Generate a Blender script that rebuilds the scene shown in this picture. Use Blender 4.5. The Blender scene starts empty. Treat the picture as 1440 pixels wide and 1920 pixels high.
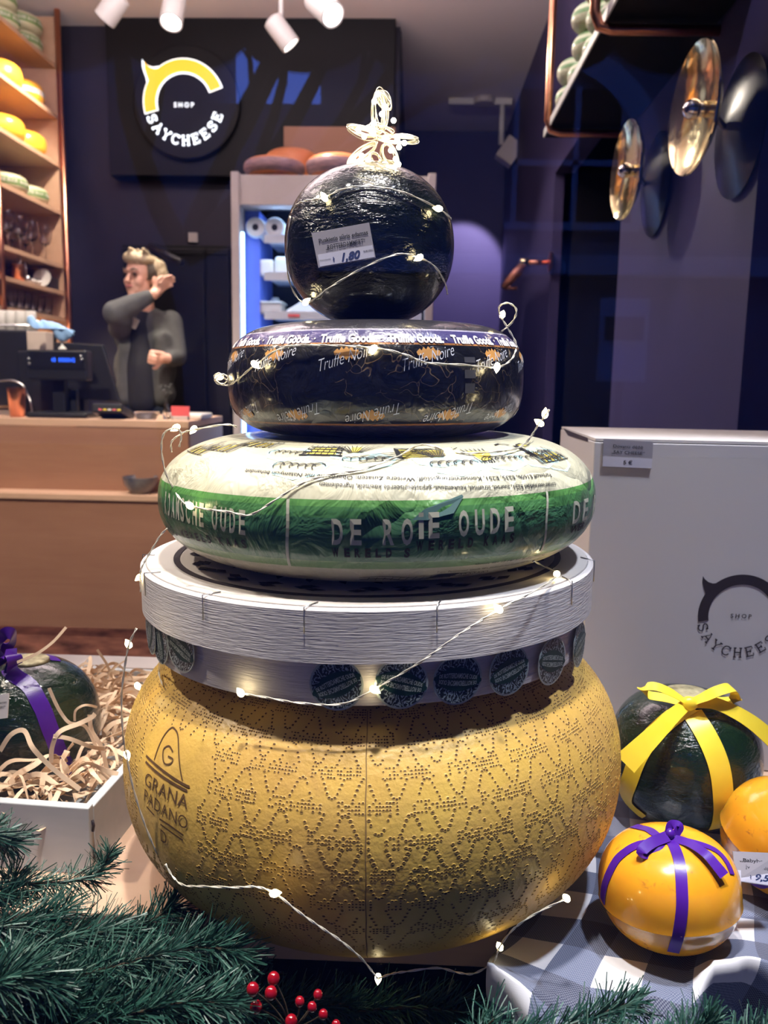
import bpy, bmesh, math, random
from math import sin, cos, pi, radians, atan2, sqrt
from mathutils import Vector, Matrix
from mathutils.bvhtree import BVHTree

random.seed(7)
sc = bpy.context.scene
COL = sc.collection

# ------------------------------------------------------------------ camera, world, exposure, area lights
YAW, PITCH, ROLL, FPX = radians(1.85), radians(8.8), radians(1.0), 1550.0
CAM = Vector((0, 0, 1.2))
cam_d = bpy.data.cameras.new('camera')
cam = bpy.data.objects.new('camera', cam_d)
COL.objects.link(cam)
cam_d.sensor_fit = 'VERTICAL'
cam_d.sensor_height = 36.0
cam_d.lens = 36.0 * FPX / 1920.0
cam_d.clip_start = 0.02
cam_d.clip_end = 200
cam_d.dof.use_dof = True
cam_d.dof.focus_distance = 0.62
cam_d.dof.aperture_fstop = 11
CR = Matrix.Rotation(YAW, 3, 'Z') @ Matrix.Rotation(pi / 2 - PITCH, 3, 'X') @ Matrix.Rotation(ROLL, 3, 'Z')
cam.matrix_world = Matrix.Translation(CAM) @ CR.to_4x4()
sc.camera = cam
sc.view_settings.view_transform = 'Standard'
sc.view_settings.look = 'None'
sc.view_settings.gamma = 1
sc.view_settings.exposure = 0.0

world = bpy.data.worlds.new('dusk_sky')
sc.world = world
world.use_nodes = True
wn = world.node_tree
bgn = wn.nodes['Background']
SKY_STRENGTH = 4.2
bgn.inputs['Color'].default_value = (0.09, 0.21, 1.0, 1)
bgn.inputs['Strength'].default_value = SKY_STRENGTH

WARM = (1.0, 0.86, 0.70)
NEUT = (1.0, 0.93, 0.86)
COOL = (0.80, 0.86, 1.0)


def ray(x, y):
    return (CR @ Vector(((x - 720) / FPX, (960 - y) / FPX, -1.0)))


def atY(x, y, Y):
    d = ray(x, y)
    return CAM + d * (Y / d.y)


def atZ(x, y, Z):
    d = ray(x, y)
    return CAM + d * ((Z - CAM.z) / d.z)


def atX(x, y, X):
    d = ray(x, y)
    return CAM + d * (X / d.x)


# ------------------------------------------------------------------ materials
def nt(name):
    m = bpy.data.materials.new(name)
    m.use_nodes = True
    t = m.node_tree
    b = t.nodes['Principled BSDF']
    return m, t, b


def node(t, kind, **kw):
    n = t.nodes.new(kind)
    for k, v in kw.items():
        if k.startswith('i_'):
            n.inputs[k[2:].replace('_', ' ')].default_value = v
        else:
            setattr(n, k, v)
    return n


def objcoord(t, scale=(1, 1, 1)):
    tc = node(t, 'ShaderNodeTexCoord')
    mp = node(t, 'ShaderNodeMapping')
    mp.inputs['Scale'].default_value = scale
    t.links.new(tc.outputs['Object'], mp.inputs['Vector'])
    return mp.outputs['Vector']


def rgba(c):
    return (c[0], c[1], c[2], 1)


def ramp(t, fac, stops, interp='LINEAR'):
    r = node(t, 'ShaderNodeValToRGB')
    r.color_ramp.interpolation = interp
    el = r.color_ramp.elements
    while len(el) < len(stops):
        el.new(0.5)
    for e, (p, c) in zip(el, stops):
        e.position = p
        e.color = rgba(c)
    t.links.new(fac, r.inputs['Fac'])
    return r.outputs['Color']


def mix(t, fac, a, b, mode='MIX'):
    m = node(t, 'ShaderNodeMix', data_type='RGBA', blend_type=mode)
    for s, v in ((0, fac), (6, a), (7, b)):
        if hasattr(v, 'links') or hasattr(v, 'is_output'):
            t.links.new(v, m.inputs[s])
        elif s == 0:
            m.inputs[0].default_value = v
        else:
            m.inputs[s].default_value = rgba(v)
    return m.outputs[2]


def noise(t, vec, scale, detail=3, rough=.55, dist=0):
    n = node(t, 'ShaderNodeTexNoise')
    n.inputs['Scale'].default_value = scale
    n.inputs['Detail'].default_value = detail
    n.inputs['Roughness'].default_value = rough
    n.inputs['Distortion'].default_value = dist
    t.links.new(vec, n.inputs['Vector'])
    return n.outputs['Fac']


def math_(t, op, a, b=0.0, c=0.0):
    m = node(t, 'ShaderNodeMath', operation=op)
    for i, v in enumerate((a, b, c)):
        if hasattr(v, 'is_output'):
            t.links.new(v, m.inputs[i])
        else:
            m.inputs[i].default_value = v
    return m.outputs[0]


def bump(t, b, height, strength=.3, dist=.002):
    n = node(t, 'ShaderNodeBump')
    n.inputs['Strength'].default_value = strength
    n.inputs['Distance'].default_value = dist
    t.links.new(height, n.inputs['Height'])
    t.links.new(n.outputs['Normal'], b.inputs['Normal'])


def pm(name, base, rough=.5, metal=0, coat=0, base2=None, nscale=20, em=None, es=0, bmp=None, stretch=(1, 1, 1), spec=.5, trans=0, ior=1.45, alpha=1):
    m, t, b = nt(name)
    b.inputs['Base Color'].default_value = rgba(base)
    b.inputs['Roughness'].default_value = rough
    b.inputs['Metallic'].default_value = metal
    b.inputs['Coat Weight'].default_value = coat
    b.inputs['Coat Roughness'].default_value = .08
    b.inputs['Specular IOR Level'].default_value = spec
    b.inputs['IOR'].default_value = ior
    b.inputs['Transmission Weight'].default_value = trans
    b.inputs['Alpha'].default_value = alpha
    if base2 is not None or bmp:
        v = objcoord(t, stretch)
    if base2 is not None:
        f = noise(t, v, nscale, 4, .6)
        c = ramp(t, f, [(.32, base), (.68, base2)])
        t.links.new(c, b.inputs['Base Color'])
    if bmp:
        bump(t, b, noise(t, v, bmp[0], 3, .6), bmp[1], bmp[2] if len(bmp) > 2 else .002)
    if em:
        b.inputs['Emission Color'].default_value = rgba(em)
        b.inputs['Emission Strength'].default_value = es
    return m


MT = {}
MT['ceiling'] = pm('ceiling_paint', (.84, .78, .80), .8)
MT['navy'] = pm('navy_wall_paint', (.013, .011, .028), .55, base2=(.018, .015, .038), nscale=3)
MT['black_panel'] = pm('black_panel', (.0045, .0042, .0065), .55, spec=.25)
MT['purple'] = pm('purple_wall_paint', (.040, .031, .098), .6, base2=(.045, .035, .108), nscale=2)
MT['floor'] = pm('grey_floor', (.22, .19, .17), .5, base2=(.27, .24, .21), nscale=4)
MT['blackm'] = pm('black_plastic', (.012, .012, .014), .35)
MT['blackgloss'] = pm('black_gloss', (.008, .008, .011), .3, coat=.15)
MT['white_metal'] = pm('white_lacquer', (.62, .60, .58), .45)
MT['fridge'] = pm('pale_fridge_paint', (.50, .45, .43), .45)
MT['fridge_in'] = pm('fridge_liner', (.10, .16, .62), .4)
MT['fridge_shelf'] = pm('fridge_shelf', (.72, .80, .92), .35)
MT['copper'] = pm('copper', (.80, .36, .22), .28, metal=1, base2=(.72, .30, .18), nscale=14)
MT['copper_dull'] = pm('copper_kick_plate', (.62, .27, .18), .4, metal=.55, base2=(.12, .05, .04), nscale=6, stretch=(1, 1, 4))
MT['brass'] = pm('brass', (.86, .72, .42), .13, metal=1, bmp=(9, .25, .01))
MT['steel'] = pm('brushed_steel', (.55, .55, .57), .3, metal=1)
MT['chrome'] = pm('silver_bulb', (.85, .82, .8), .08, metal=1)
MT['skin'] = pm('skin', (.66, .36, .26), .5, base2=(.72, .42, .31), nscale=18)
MT['hair'] = pm('blond_hair', (.30, .22, .12), .55, base2=(.62, .52, .34), nscale=60, stretch=(1, 3, 1), bmp=(160, .6, .004))
MT['hair_dark'] = pm('dark_cropped_hair', (.055, .045, .035), .7, base2=(.09, .075, .055), nscale=120)
MT['cardigan'] = pm('grey_wool', (.060, .062, .062), .9, base2=(.085, .087, .085), nscale=16, bmp=(60, .3, .004))
MT['shirt'] = pm('black_shirt', (.012, .012, .013), .9)
MT['jeans'] = pm('dark_jeans', (.012, .018, .035), .9)
MT['lip'] = pm('lips', (.48, .16, .14), .5)
MT['eye'] = pm('dark_eye', (.04, .025, .02), .2)
MT['glass'] = pm('drinking_glass', (.95, .95, .97), .02, trans=1, ior=1.45)
MT['china'] = pm('white_china', (.75, .72, .68), .3)
MT['bowl'] = pm('blue_glazed_bowl', (.05, .06, .11), .25, base2=(.28, .25, .22), nscale=9)
MT['blue_cloth'] = pm('pale_blue_cloth', (.27, .46, .75), .8)
MT['beige'] = pm('beige_box', (.45, .37, .31), .7)
MT['screen_blue'] = pm('blue_digits', (.02, .05, .3), .3, em=(.02, .12, 1.0), es=2.0)
MT['led_strip'] = pm('warm_led_strip', (1, .9, .7), .3, em=(1, .78, .5), es=9)
MT['fridge_led'] = pm('cool_led_strip', (.6, .8, 1), .3, em=(.35, .62, 1.0), es=9)
MT['lens'] = pm('lit_lens', (1, 1, 1), .3, em=(1, .95, .88), es=14)
MT['sign_yellow'] = pm('lit_yellow', (.9, .5, .05), .3, em=(1.0, .50, .02), es=.95)
MT['sign_white'] = pm('lit_white', (.9, .9, .95), .3, em=(.85, .95, 1.0), es=1.6)
MT['white_card'] = pm('white_card', (.60, .575, .585), .6, bmp=(40, .1))
MT['white_edge'] = pm('white_board', (.74, .70, .68), .6)
MT['ink'] = pm('black_print', (.012, .012, .016), .6)
MT['ink_blue'] = pm('blue_marker', (.02, .035, .12), .6)
MT['ink_brown'] = pm('dark_brown_print', (.03, .02, .022), .6)
MT['card_grey'] = pm('grey_price_card', (.36, .34, .38), .3, coat=.3)
MT['card_white'] = pm('white_price_strip', (.62, .61, .72), .3, coat=.3)
MT['acrylic'] = pm('clear_acrylic', (.9, .9, .95), .05, trans=.9)
MT['purple_rib'] = pm('purple_satin', (.062, .010, .24), .28, base2=(.085, .014, .32), nscale=30, bmp=(400, .1, .0005))
MT['yellow_rib'] = pm('yellow_satin', (.90, .66, .03), .35, base2=(.95, .74, .06), nscale=20)
MT['wire'] = pm('silver_wire', (.85, .80, .68), .35, metal=.5)
MT['bulb'] = pm('warm_led_bulb', (1, .95, .7), .3, em=(1.0, .80, .42), es=23)
MT['bulb_small'] = pm('warm_led_bow_bulb', (1, .95, .8), .3, em=(1.0, .83, .5), es=34)
MT['needle'] = pm('pine_needle', (.010, .042, .032), .45, base2=(.022, .085, .062), nscale=60)
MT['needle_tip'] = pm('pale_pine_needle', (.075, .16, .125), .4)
MT['twig'] = pm('garland_twig', (.05, .035, .02), .8)
MT['berry'] = pm('red_berry', (.26, .004, .012), .18, coat=.6)
MT['straw'] = pm('paper_shred', (.70, .50, .33), .7, base2=(.78, .58, .40), nscale=30)
MT['label_cream'] = pm('cream_label', (.62, .55, .33), .5, base2=(.20, .17, .09), nscale=90)
MT['cream_ink'] = pm('cream_print', (.52, .51, .40), .55)
MT['silver_ink'] = pm('silver_print', (.62, .64, .72), .4)
MT['leaf_orange'] = pm('orange_leaf_print', (.52, .26, .07), .5)
MT['gold_ink'] = pm('gold_line', (.55, .30, .12), .4)
MT['yellow_ink'] = pm('yellow_print', (.80, .64, .10), .5)
MT['blue_ink'] = pm('pale_blue_print', (.48, .72, .72), .5)
MT['kraft'] = pm('brown_carton', (.30, .16, .11), .7)
MT['red_card'] = pm('red_card', (.75, .12, .13), .5)
MT['orange_wheel'] = pm('orange_wax', (.86, .38, .03), .28, coat=.3, base2=(.88, .44, .04), nscale=5)
MT['red_wheel'] = pm('red_orange_wax', (.60, .20, .09), .35, base2=(.66, .25, .10), nscale=6)
MT['label_pink'] = pm('faded_label', (.42, .25, .25), .6, base2=(.18, .12, .15), nscale=24, stretch=(1, 1, 5))
MT['dial'] = pm('outdoor_asphalt', (.035, .035, .04), .8)
MT['facade'] = pm('street_facade', (.14, .15, .19), .85, base2=(.17, .18, .23), nscale=2, bmp=(20, .3, .02))
MT['facade_trim'] = pm('facade_stone', (.34, .37, .45), .8)
MT['dark_glass'] = pm('dark_pane', (.01, .012, .02), .1)
MT['awning'] = pm('awning_canvas', (.01, .01, .014), .9)
MT['bark'] = pm('bark', (.012, .011, .012), .95)
MT['poster'] = pm('pale_poster', (.35, .42, .6), .6)
MT['dark_print'] = pm('dark_poster_print', (.06, .07, .10), .6)
MT['brown_dot'] = pm('rind_dent', (.085, .04, .012), .85)
MT['seam'] = pm('rind_seam', (.20, .12, .045), .85)


def wood(name, c1, c2, axis=0, scale=7, rough=.5):
    m, t, b = nt(name)
    s = [9, 9, 9]
    s[axis] = 1
    v = objcoord(t, s)
    f = noise(t, v, scale * .5, 5, .6, .6)
    v2 = objcoord(t, (1, 1, 1))
    f2 = noise(t, v2, 2.2, 3, .5, .3)
    c = ramp(t, f, [(.25, c1), (.75, c2)])
    c = mix(t, math_(t, 'MULTIPLY', f2, .55), c, tuple(x * .62 for x in c1), 'MIX')
    t.links.new(c, b.inputs['Base Color'])
    b.inputs['Roughness'].default_value = rough
    bump(t, b, f, .1, .002)
    return m


MT['counter_wood'] = wood('counter_wood', (.30, .145, .085), (.38, .20, .12), 0, 5)
MT['counter_top'] = wood('counter_top_wood', (.60, .38, .25), (.66, .44, .30), 0, 6)
MT['shelf_wood'] = wood('shelf_wood', (.50, .30, .19), (.58, .37, .24), 1, 6)
MT['board_wood'] = wood('display_board_wood', (.62, .41, .28), (.72, .50, .35), 0, 9)
MT['crate_wood'] = wood('white_crate_wood', (.50, .53, .55), (.60, .62, .63), 0, 16, .7)


def mat_grana():
    m, t, b = nt('grana_rind')
    v = objcoord(t)
    big = noise(t, v, 7, 4, .6, .4)
    fine = noise(t, v, 260, 3, .6)
    mid = noise(t, v, 38, 4, .65)
    c = ramp(t, big, [(.28, (.47, .27, .065)), (.46, (.61, .38, .07)), (.68, (.70, .47, .08))])
    c = mix(t, math_(t, 'MULTIPLY', mid, .45), c, (.46, .28, .12), 'MIX')
    st = ramp(t, noise(t, v, 22, 5, .7, 1.2), [(.60, (0, 0, 0)), (.74, (1, 1, 1))])
    stb = node(t, 'ShaderNodeRGBToBW')
    t.links.new(st, stb.inputs[0])
    c = mix(t, math_(t, 'MULTIPLY', stb.outputs[0], .28), c, (.30, .15, .07))
    t.links.new(c, b.inputs['Base Color'])
    b.inputs['Roughness'].default_value = .42
    b.inputs['Subsurface Weight'].default_value = .0
    h = math_(t, 'ADD', math_(t, 'MULTIPLY', fine, .35), mid)
    bump(t, b, h, .45, .0022)
    return m


def crinkle(t, v, s1=14, s2=45):
    vo = node(t, 'ShaderNodeTexVoronoi', feature='DISTANCE_TO_EDGE')
    vo.inputs['Scale'].default_value = s1
    nz = node(t, 'ShaderNodeTexNoise')
    nz.inputs['Scale'].default_value = 9
    nz.inputs['Detail'].default_value = 3
    t.links.new(v, nz.inputs['Vector'])
    vm = node(t, 'ShaderNodeMix', data_type='RGBA')
    vm.inputs[0].default_value = .18
    t.links.new(v, vm.inputs[6])
    t.links.new(nz.outputs['Color'], vm.inputs[7])
    t.links.new(vm.outputs[2], vo.inputs['Vector'])
    e = math_(t, 'MINIMUM', vo.outputs['Distance'], .12)
    n2 = noise(t, v, s2, 4, .65, .8)
    return math_(t, 'ADD', math_(t, 'MULTIPLY', e, 5.0), n2), vo.outputs['Distance']


def mat_banded(name, H, stops, crk=(9, 36), rough=.42, coat=.35, bs=.35, veins=None, fade=None):
    """paper wrap whose printed rings follow the height on the wheel (object z / H)"""
    m, t, b = nt(name)
    v = objcoord(t)
    sp = node(t, 'ShaderNodeSeparateXYZ')
    t.links.new(v, sp.inputs[0])
    zz = math_(t, 'DIVIDE', sp.outputs['Z'], H)
    wob = math_(t, 'MULTIPLY', math_(t, 'SUBTRACT', noise(t, v, 8, 3, .6), .5), .012)
    zz = math_(t, 'ADD', zz, wob)
    c = ramp(t, zz, stops, 'CONSTANT')
    h, vd = crinkle(t, v, *crk)
    c = mix(t, math_(t, 'MULTIPLY', noise(t, v, 60, 4, .7), .35), c, (.12, .11, .09), 'MULTIPLY')
    if veins:
        vo = node(t, 'ShaderNodeTexVoronoi', feature='DISTANCE_TO_EDGE')
        vo.inputs['Scale'].default_value = veins[0]
        nz = node(t, 'ShaderNodeTexNoise')
        nz.inputs['Scale'].default_value = 30
        t.links.new(v, nz.inputs['Vector'])
        vm = node(t, 'ShaderNodeMix', data_type='RGBA')
        vm.inputs[0].default_value = .06
        t.links.new(v, vm.inputs[6])
        t.links.new(nz.outputs['Color'], vm.inputs[7])
        t.links.new(vm.outputs[2], vo.inputs['Vector'])
        k = math_(t, 'LESS_THAN', vo.outputs['Distance'], veins[1])
        k = math_(t, 'MULTIPLY', k, math_(t, 'GREATER_THAN', noise(t, v, 18, 2), .5))
        k = math_(t, 'MULTIPLY', k, math_(t, 'COMPARE', zz, .5, .34))
        c = mix(t, math_(t, 'MULTIPLY', k, .75), c, veins[2])
    t.links.new(c, b.inputs['Base Color'])
    b.inputs['Roughness'].default_value = rough
    b.inputs['Coat Weight'].default_value = coat
    b.inputs['Coat Roughness'].default_value = .12
    bump(t, b, h, bs, .0045)
    return m


def mat_ball(name, c1, c2, speck=None, rough=.16):
    m, t, b = nt(name)
    v = objcoord(t, (1, 1, 2.2))
    f = noise(t, objcoord(t), 9, 4, .6, .5)
    c = ramp(t, f, [(.3, c1), (.72, c2)])
    if speck:
        k = ramp(t, noise(t, objcoord(t), 26, 5, .7, .8), [(.60, (0, 0, 0)), (.70, (1, 1, 1))])
        sp = node(t, 'ShaderNodeSeparateXYZ')
        t.links.new(objcoord(t), sp.inputs[0])
        side = math_(t, 'GREATER_THAN', math_(t, 'ABSOLUTE', sp.outputs['X']), speck[1])
        kb = node(t, 'ShaderNodeRGBToBW')
        t.links.new(k, kb.inputs[0])
        c = mix(t, math_(t, 'MULTIPLY', math_(t, 'MULTIPLY', kb.outputs[0], side), .8), c, speck[0])
    t.links.new(c, b.inputs['Base Color'])
    b.inputs['Roughness'].default_value = rough
    b.inputs['Coat Weight'].default_value = .5
    b.inputs['Coat Roughness'].default_value = .08
    h = math_(t, 'ADD', noise(t, v, 34, 5, .68, .6), math_(t, 'MULTIPLY', noise(t, v, 120, 3, .6), .3))
    bump(t, b, h, .55, .006)
    return m


def mat_babycheese():
    m, t, b = nt('orange_cheese_wax')
    v = objcoord(t)
    f = noise(t, v, 12, 4, .6, .4)
    c = ramp(t, f, [(.3, (.84, .33, .015)), (.7, (.93, .45, .02))])
    k = ramp(t, noise(t, v, 55, 4, .75, .5), [(.62, (0, 0, 0)), (.70, (1, 1, 1))])
    kb = node(t, 'ShaderNodeRGBToBW')
    t.links.new(k, kb.inputs[0])
    c = mix(t, math_(t, 'MULTIPLY', kb.outputs[0], .7), c, (.42, .12, .03))
    t.links.new(c, b.inputs['Base Color'])
    b.inputs['Roughness'].default_value = .22
    b.inputs['Coat Weight'].default_value = .6
    b.inputs['Subsurface Weight'].default_value = .12
    b.inputs['Subsurface Radius'].default_value = (.01, .004, .001)
    bump(t, b, noise(t, v, 28, 3, .5), .25, .0015)
    return m


def mat_gingham():
    m, t, b = nt('checked_cloth')
    uv = node(t, 'ShaderNodeUVMap', uv_map='cloth')
    sp = node(t, 'ShaderNodeSeparateXYZ')
    t.links.new(uv.outputs[0], sp.inputs[0])
    P = .070
    a = math_(t, 'LESS_THAN', math_(t, 'FRACT', math_(t, 'DIVIDE', sp.outputs['X'], P)), .5)
    d = math_(t, 'LESS_THAN', math_(t, 'FRACT', math_(t, 'DIVIDE', sp.outputs['Y'], P)), .5)
    s = math_(t, 'ADD', a, d)
    w = node(t, 'ShaderNodeTexChecker')
    w.inputs['Scale'].default_value = 900
    t.links.new(uv.outputs[0], w.inputs['Vector'])
    base = ramp(t, math_(t, 'MULTIPLY', s, .5), [(0, (.70, .69, .72)), (.25, (.10, .12, .20)), (.75, (.035, .042, .085))], 'CONSTANT')
    wv = mix(t, math_(t, 'MULTIPLY', math_(t, 'GREATER_THAN', s, .5), .24), base, (.55, .57, .64))
    c = mix(t, w.outputs['Fac'], base, wv)
    t.links.new(c, b.inputs['Base Color'])
    b.inputs['Roughness'].default_value = .9
    bump(t, b, w.outputs['Fac'], .3, .0004)
    return m


def mat_sticker():
    m, t, b = nt('engraved_sticker')
    v = objcoord(t)
    w = node(t, 'ShaderNodeTexWave', wave_type='BANDS')
    w.inputs['Scale'].default_value = 90
    w.inputs['Distortion'].default_value = 16
    w.inputs['Detail'].default_value = 4
    w.inputs['Detail Scale'].default_value = 2.4
    t.links.new(v, w.inputs['Vector'])
    k = ramp(t, w.outputs['Fac'], [(.0, (.006, .010, .014)), (.66, (.010, .018, .024)), (.80, (.30, .36, .38))])
    t.links.new(k, b.inputs['Base Color'])
    b.inputs['Roughness'].default_value = .4
    b.inputs['Coat Weight'].default_value = .3
    return m


def mat_window():
    m = bpy.data.materials.new('window_glass')
    m.use_nodes = True
    t = m.node_tree
    t.nodes.clear()
    out = node(t, 'ShaderNodeOutputMaterial')
    tr = node(t, 'ShaderNodeBsdfTransparent')
    tr.inputs['Color'].default_value = (.985, .99, 1.0, 1)
    gl = node(t, 'ShaderNodeBsdfGlossy')
    gl.inputs['Roughness'].default_value = 0.0
    lw = node(t, 'ShaderNodeLayerWeight')
    lw.inputs['Blend'].default_value = .5
    f = math_(t, 'ADD', math_(t, 'MULTIPLY', math_(t, 'POWER', lw.outputs['Facing'], 5.0), .9), .045)
    ms = node(t, 'ShaderNodeMixShader')
    t.links.new(f, ms.inputs[0])
    t.links.new(tr.outputs[0], ms.inputs[1])
    t.links.new(gl.outputs[0], ms.inputs[2])
    t.links.new(ms.outputs[0], out.inputs['Surface'])
    return m


MT['grana'] = mat_grana()
MT['gingham'] = mat_gingham()
MT['sticker'] = mat_sticker()
MT['window'] = mat_window()
MT['baby'] = mat_babycheese()
MT['sticker_edge'] = pm('sticker_rim', (.40, .45, .42), .3)
MT['sticker_band'] = pm('sticker_green_band', (.008, .035, .030), .4)
MT['sticker_ink'] = pm('sticker_lettering', (.42, .47, .43), .5)
MT['edam'] = mat_ball('black_wax', (.003, .004, .003), (.007, .011, .006), ((.35, .12, .09), .055))
MT['edam_green'] = mat_ball('dark_green_wax', (.004, .010, .006), (.016, .040, .014), None, .14)
MT['box_wood'] = pm('pale_poplar_wood', (.60, .565, .57), .65, base2=(.68, .64, .63), nscale=14, stretch=(1, 1, 14), bmp=(60, .7, .0012))
MT['box_top'] = pm('pale_lid_board', (.62, .57, .53), .55)


# ------------------------------------------------------------------ mesh builder
class MB:
    def __init__(self):
        self.v, self.f, self.mi, self.smooth, self.uv = [], [], [], [], {}

    def add(self, vs, fs, mi=0, smooth=False):
        o = len(self.v)
        self.v += [Vector(p) for p in vs]
        self.f += [tuple(i + o for i in f) for f in fs]
        self.mi += [mi] * len(fs)
        self.smooth += [smooth] * len(fs)
        return self

    def box(self, c, s, R=None, mi=0):
        c, s = Vector(c), Vector(s) / 2
        vs = [Vector((x * s.x, y * s.y, z * s.z)) for x in (-1, 1) for y in (-1, 1) for z in (-1, 1)]
        if R is not None:
            vs = [R @ p for p in vs]
        return self.add([p + c for p in vs], [(0, 1, 3, 2), (4, 6, 7, 5), (0, 4, 5, 1), (2, 3, 7, 6), (0, 2, 6, 4), (1, 5, 7, 3)], mi)

    def rev(self, prof, M=None, seg=48, mi=0, smooth=True, a0=0, a1=2 * pi, cap=True):
        M = M or Matrix()
        full = abs(a1 - a0 - 2 * pi) < 1e-6
        n = seg if full else seg + 1
        # split the outline at sharp corners so that flats stay flat
        runs, cur = [], [prof[0]]
        for i in range(1, len(prof)):
            cur.append(prof[i])
            if i < len(prof) - 1:
                a, b_, c = prof[i - 1], prof[i], prof[i + 1]
                d1, d2 = Vector((b_[0] - a[0], b_[1] - a[1])), Vector((c[0] - b_[0], c[1] - b_[1]))
                if d1.length > 1e-7 and d2.length > 1e-7 and d1.angle(d2) > .62:
                    runs.append(cur)
                    cur = [prof[i]]
        runs.append(cur)
        if len(runs) > 1:
            for k_, rn in enumerate(runs):
                self._rev(rn, M, seg, mi, smooth, a0, a1, full, n, cap and k_ == 0, cap and k_ == len(runs) - 1)
            return self
        return self._rev(prof, M, seg, mi, smooth, a0, a1, full, n, cap, cap)

    def _rev(self, prof, M, seg, mi, smooth, a0, a1, full, n, cap0, cap1):
        vs = []
        for r, z in prof:
            for k in range(n):
                a = a0 + (a1 - a0) * k / seg
                vs.append(M @ Vector((r * cos(a), r * sin(a), z)))
        fs = []
        for i in range(len(prof) - 1):
            for k in range(seg):
                k2 = (k + 1) % n
                fs.append((i * n + k, i * n + k2, (i + 1) * n + k2, (i + 1) * n + k))
        self.add(vs, fs, mi, smooth)
        o = len(self.v) - len(vs)
        for i, fl, cp in ((0, True, cap0), (len(prof) - 1, False, cap1)):
            if cp and full and prof[i][0] > 1e-3:
                idx = [o + i * n + k for k in range(n)]
                self.f.append(tuple(reversed(idx)) if fl else tuple(idx))
                self.mi.append(mi)
                self.smooth.append(False)
        return self

    def tube(self, pts, r, seg=8, mi=0, closed=False):
        pts = [Vector(p) for p in pts]
        n = len(pts)
        rs = r if isinstance(r, (list, tuple)) else [r] * n
        vs, up = [], None
        for i, p in enumerate(pts):
            if closed:
                t = pts[(i + 1) % n] - pts[i - 1]
            else:
                t = pts[min(i + 1, n - 1)] - pts[max(i - 1, 0)]
            if t.length < 1e-9:
                t = Vector((0, 0, 1))
            t.normalize()
            if up is None:
                up = t.orthogonal().normalized()
            up = (up - t * up.dot(t))
            if up.length < 1e-6:
                up = t.orthogonal()
            up.normalize()
            s = t.cross(up)
            for k in range(seg):
                a = 2 * pi * k / seg
                vs.append(p + (up * cos(a) + s * sin(a)) * rs[i])
        fs = []
        for i in range(n if closed else n - 1):
            j = (i + 1) % n
            for k in range(seg):
                k2 = (k + 1) % seg
                fs.append((i * seg + k, i * seg + k2, j * seg + k2, j * seg + k))
        if not closed:
            fs.append(tuple(range(seg - 1, -1, -1)))
            fs.append(tuple((n - 1) * seg + k for k in range(seg)))
        return self.add(vs, fs, mi, True)

    def sphere(self, c, r, seg=12, mi=0, sc_=(1, 1, 1)):
        c = Vector(c)
        prof = [(r * sin(pi * i / (seg // 2 + 2)), -r * cos(pi * i / (seg // 2 + 2))) for i in range(seg // 2 + 3)]
        prof[0] = (1e-6, -r)
        prof[-1] = (1e-6, r)
        return self.rev(prof, Matrix.Translation(c) @ Matrix.Diagonal((*sc_, 1)), seg, mi)

    def prism(self, poly, fn, d0, d1, mi=0):
        """2D polygon -> solid; fn(x, y, d) gives the 3D point"""
        n = len(poly)
        vs = [fn(x, y, d0) for x, y in poly] + [fn(x, y, d1) for x, y in poly]
        fs = [tuple(range(n - 1, -1, -1)), tuple(range(n, 2 * n))]
        fs += [(i, (i + 1) % n, n + (i + 1) % n, n + i) for i in range(n)]
        return self.add(vs, fs, mi)

    def strip(self, pts, sides, w, th=.0003, mi=0):
        """satin strip: centre line, side directions, width, thickness"""
        n = len(pts)
        ws = w if isinstance(w, (list, tuple)) else [w] * n
        A_, B_ = [], []
        for i, p in enumerate(pts):
            p = Vector(p)
            t = (Vector(pts[min(i + 1, n - 1)]) - Vector(pts[max(i - 1, 0)]))
            s = Vector(sides[i]).normalized()
            nn = t.cross(s)
            nn = nn.normalized() if nn.length > 1e-9 else Vector((0, -1, 0))
            s = s * ws[i] / 2
            A_ += [p - s + nn * th, p + s + nn * th]
            B_ += [p + s - nn * th, p - s - nn * th]
        for L in (A_, B_):
            self.add(L, [(2 * i, 2 * i + 1, 2 * i + 3, 2 * i + 2) for i in range(n - 1)], mi, True)
        self.add([q for i in range(n) for q in (A_[2 * i], B_[2 * i + 1])], [(2 * i, 2 * i + 1, 2 * i + 3, 2 * i + 2) for i in range(n - 1)], mi, True)
        self.add([q for i in range(n) for q in (A_[2 * i + 1], B_[2 * i])], [(2 * i, 2 * i + 1, 2 * i + 3, 2 * i + 2) for i in range(n - 1)], mi, True)
        return self

    def mesh(self, name, mats, Minv=None):
        me = bpy.data.meshes.new(name)
        vs = [Minv @ p for p in self.v] if Minv is not None else self.v
        me.from_pydata([tuple(p) for p in vs], [], self.f)
        for m in (mats if isinstance(mats, (list, tuple)) else [mats]):
            me.materials.append(MT[m] if isinstance(m, str) else m)
        me.polygons.foreach_set('material_index', self.mi)
        me.polygons.foreach_set('use_smooth', self.smooth)
        me.update()
        return me


def tag(o, label=None, cat=None, group=None, kind=None):
    for k, v in (('label', label), ('category', cat), ('group', group), ('kind', kind)):
        if v:
            o[k] = v
    return o


WM = {}


def thing(name, loc, label, cat, group=None, R=None, kind=None):
    o = bpy.data.objects.new(name, None)
    o.empty_display_size = .05
    COL.objects.link(o)
    M = Matrix.Translation(Vector(loc)) @ (R.to_4x4() if R is not None else Matrix())
    o.matrix_world = M
    WM[o.name] = M
    return tag(o, label, cat, group, kind)


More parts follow.
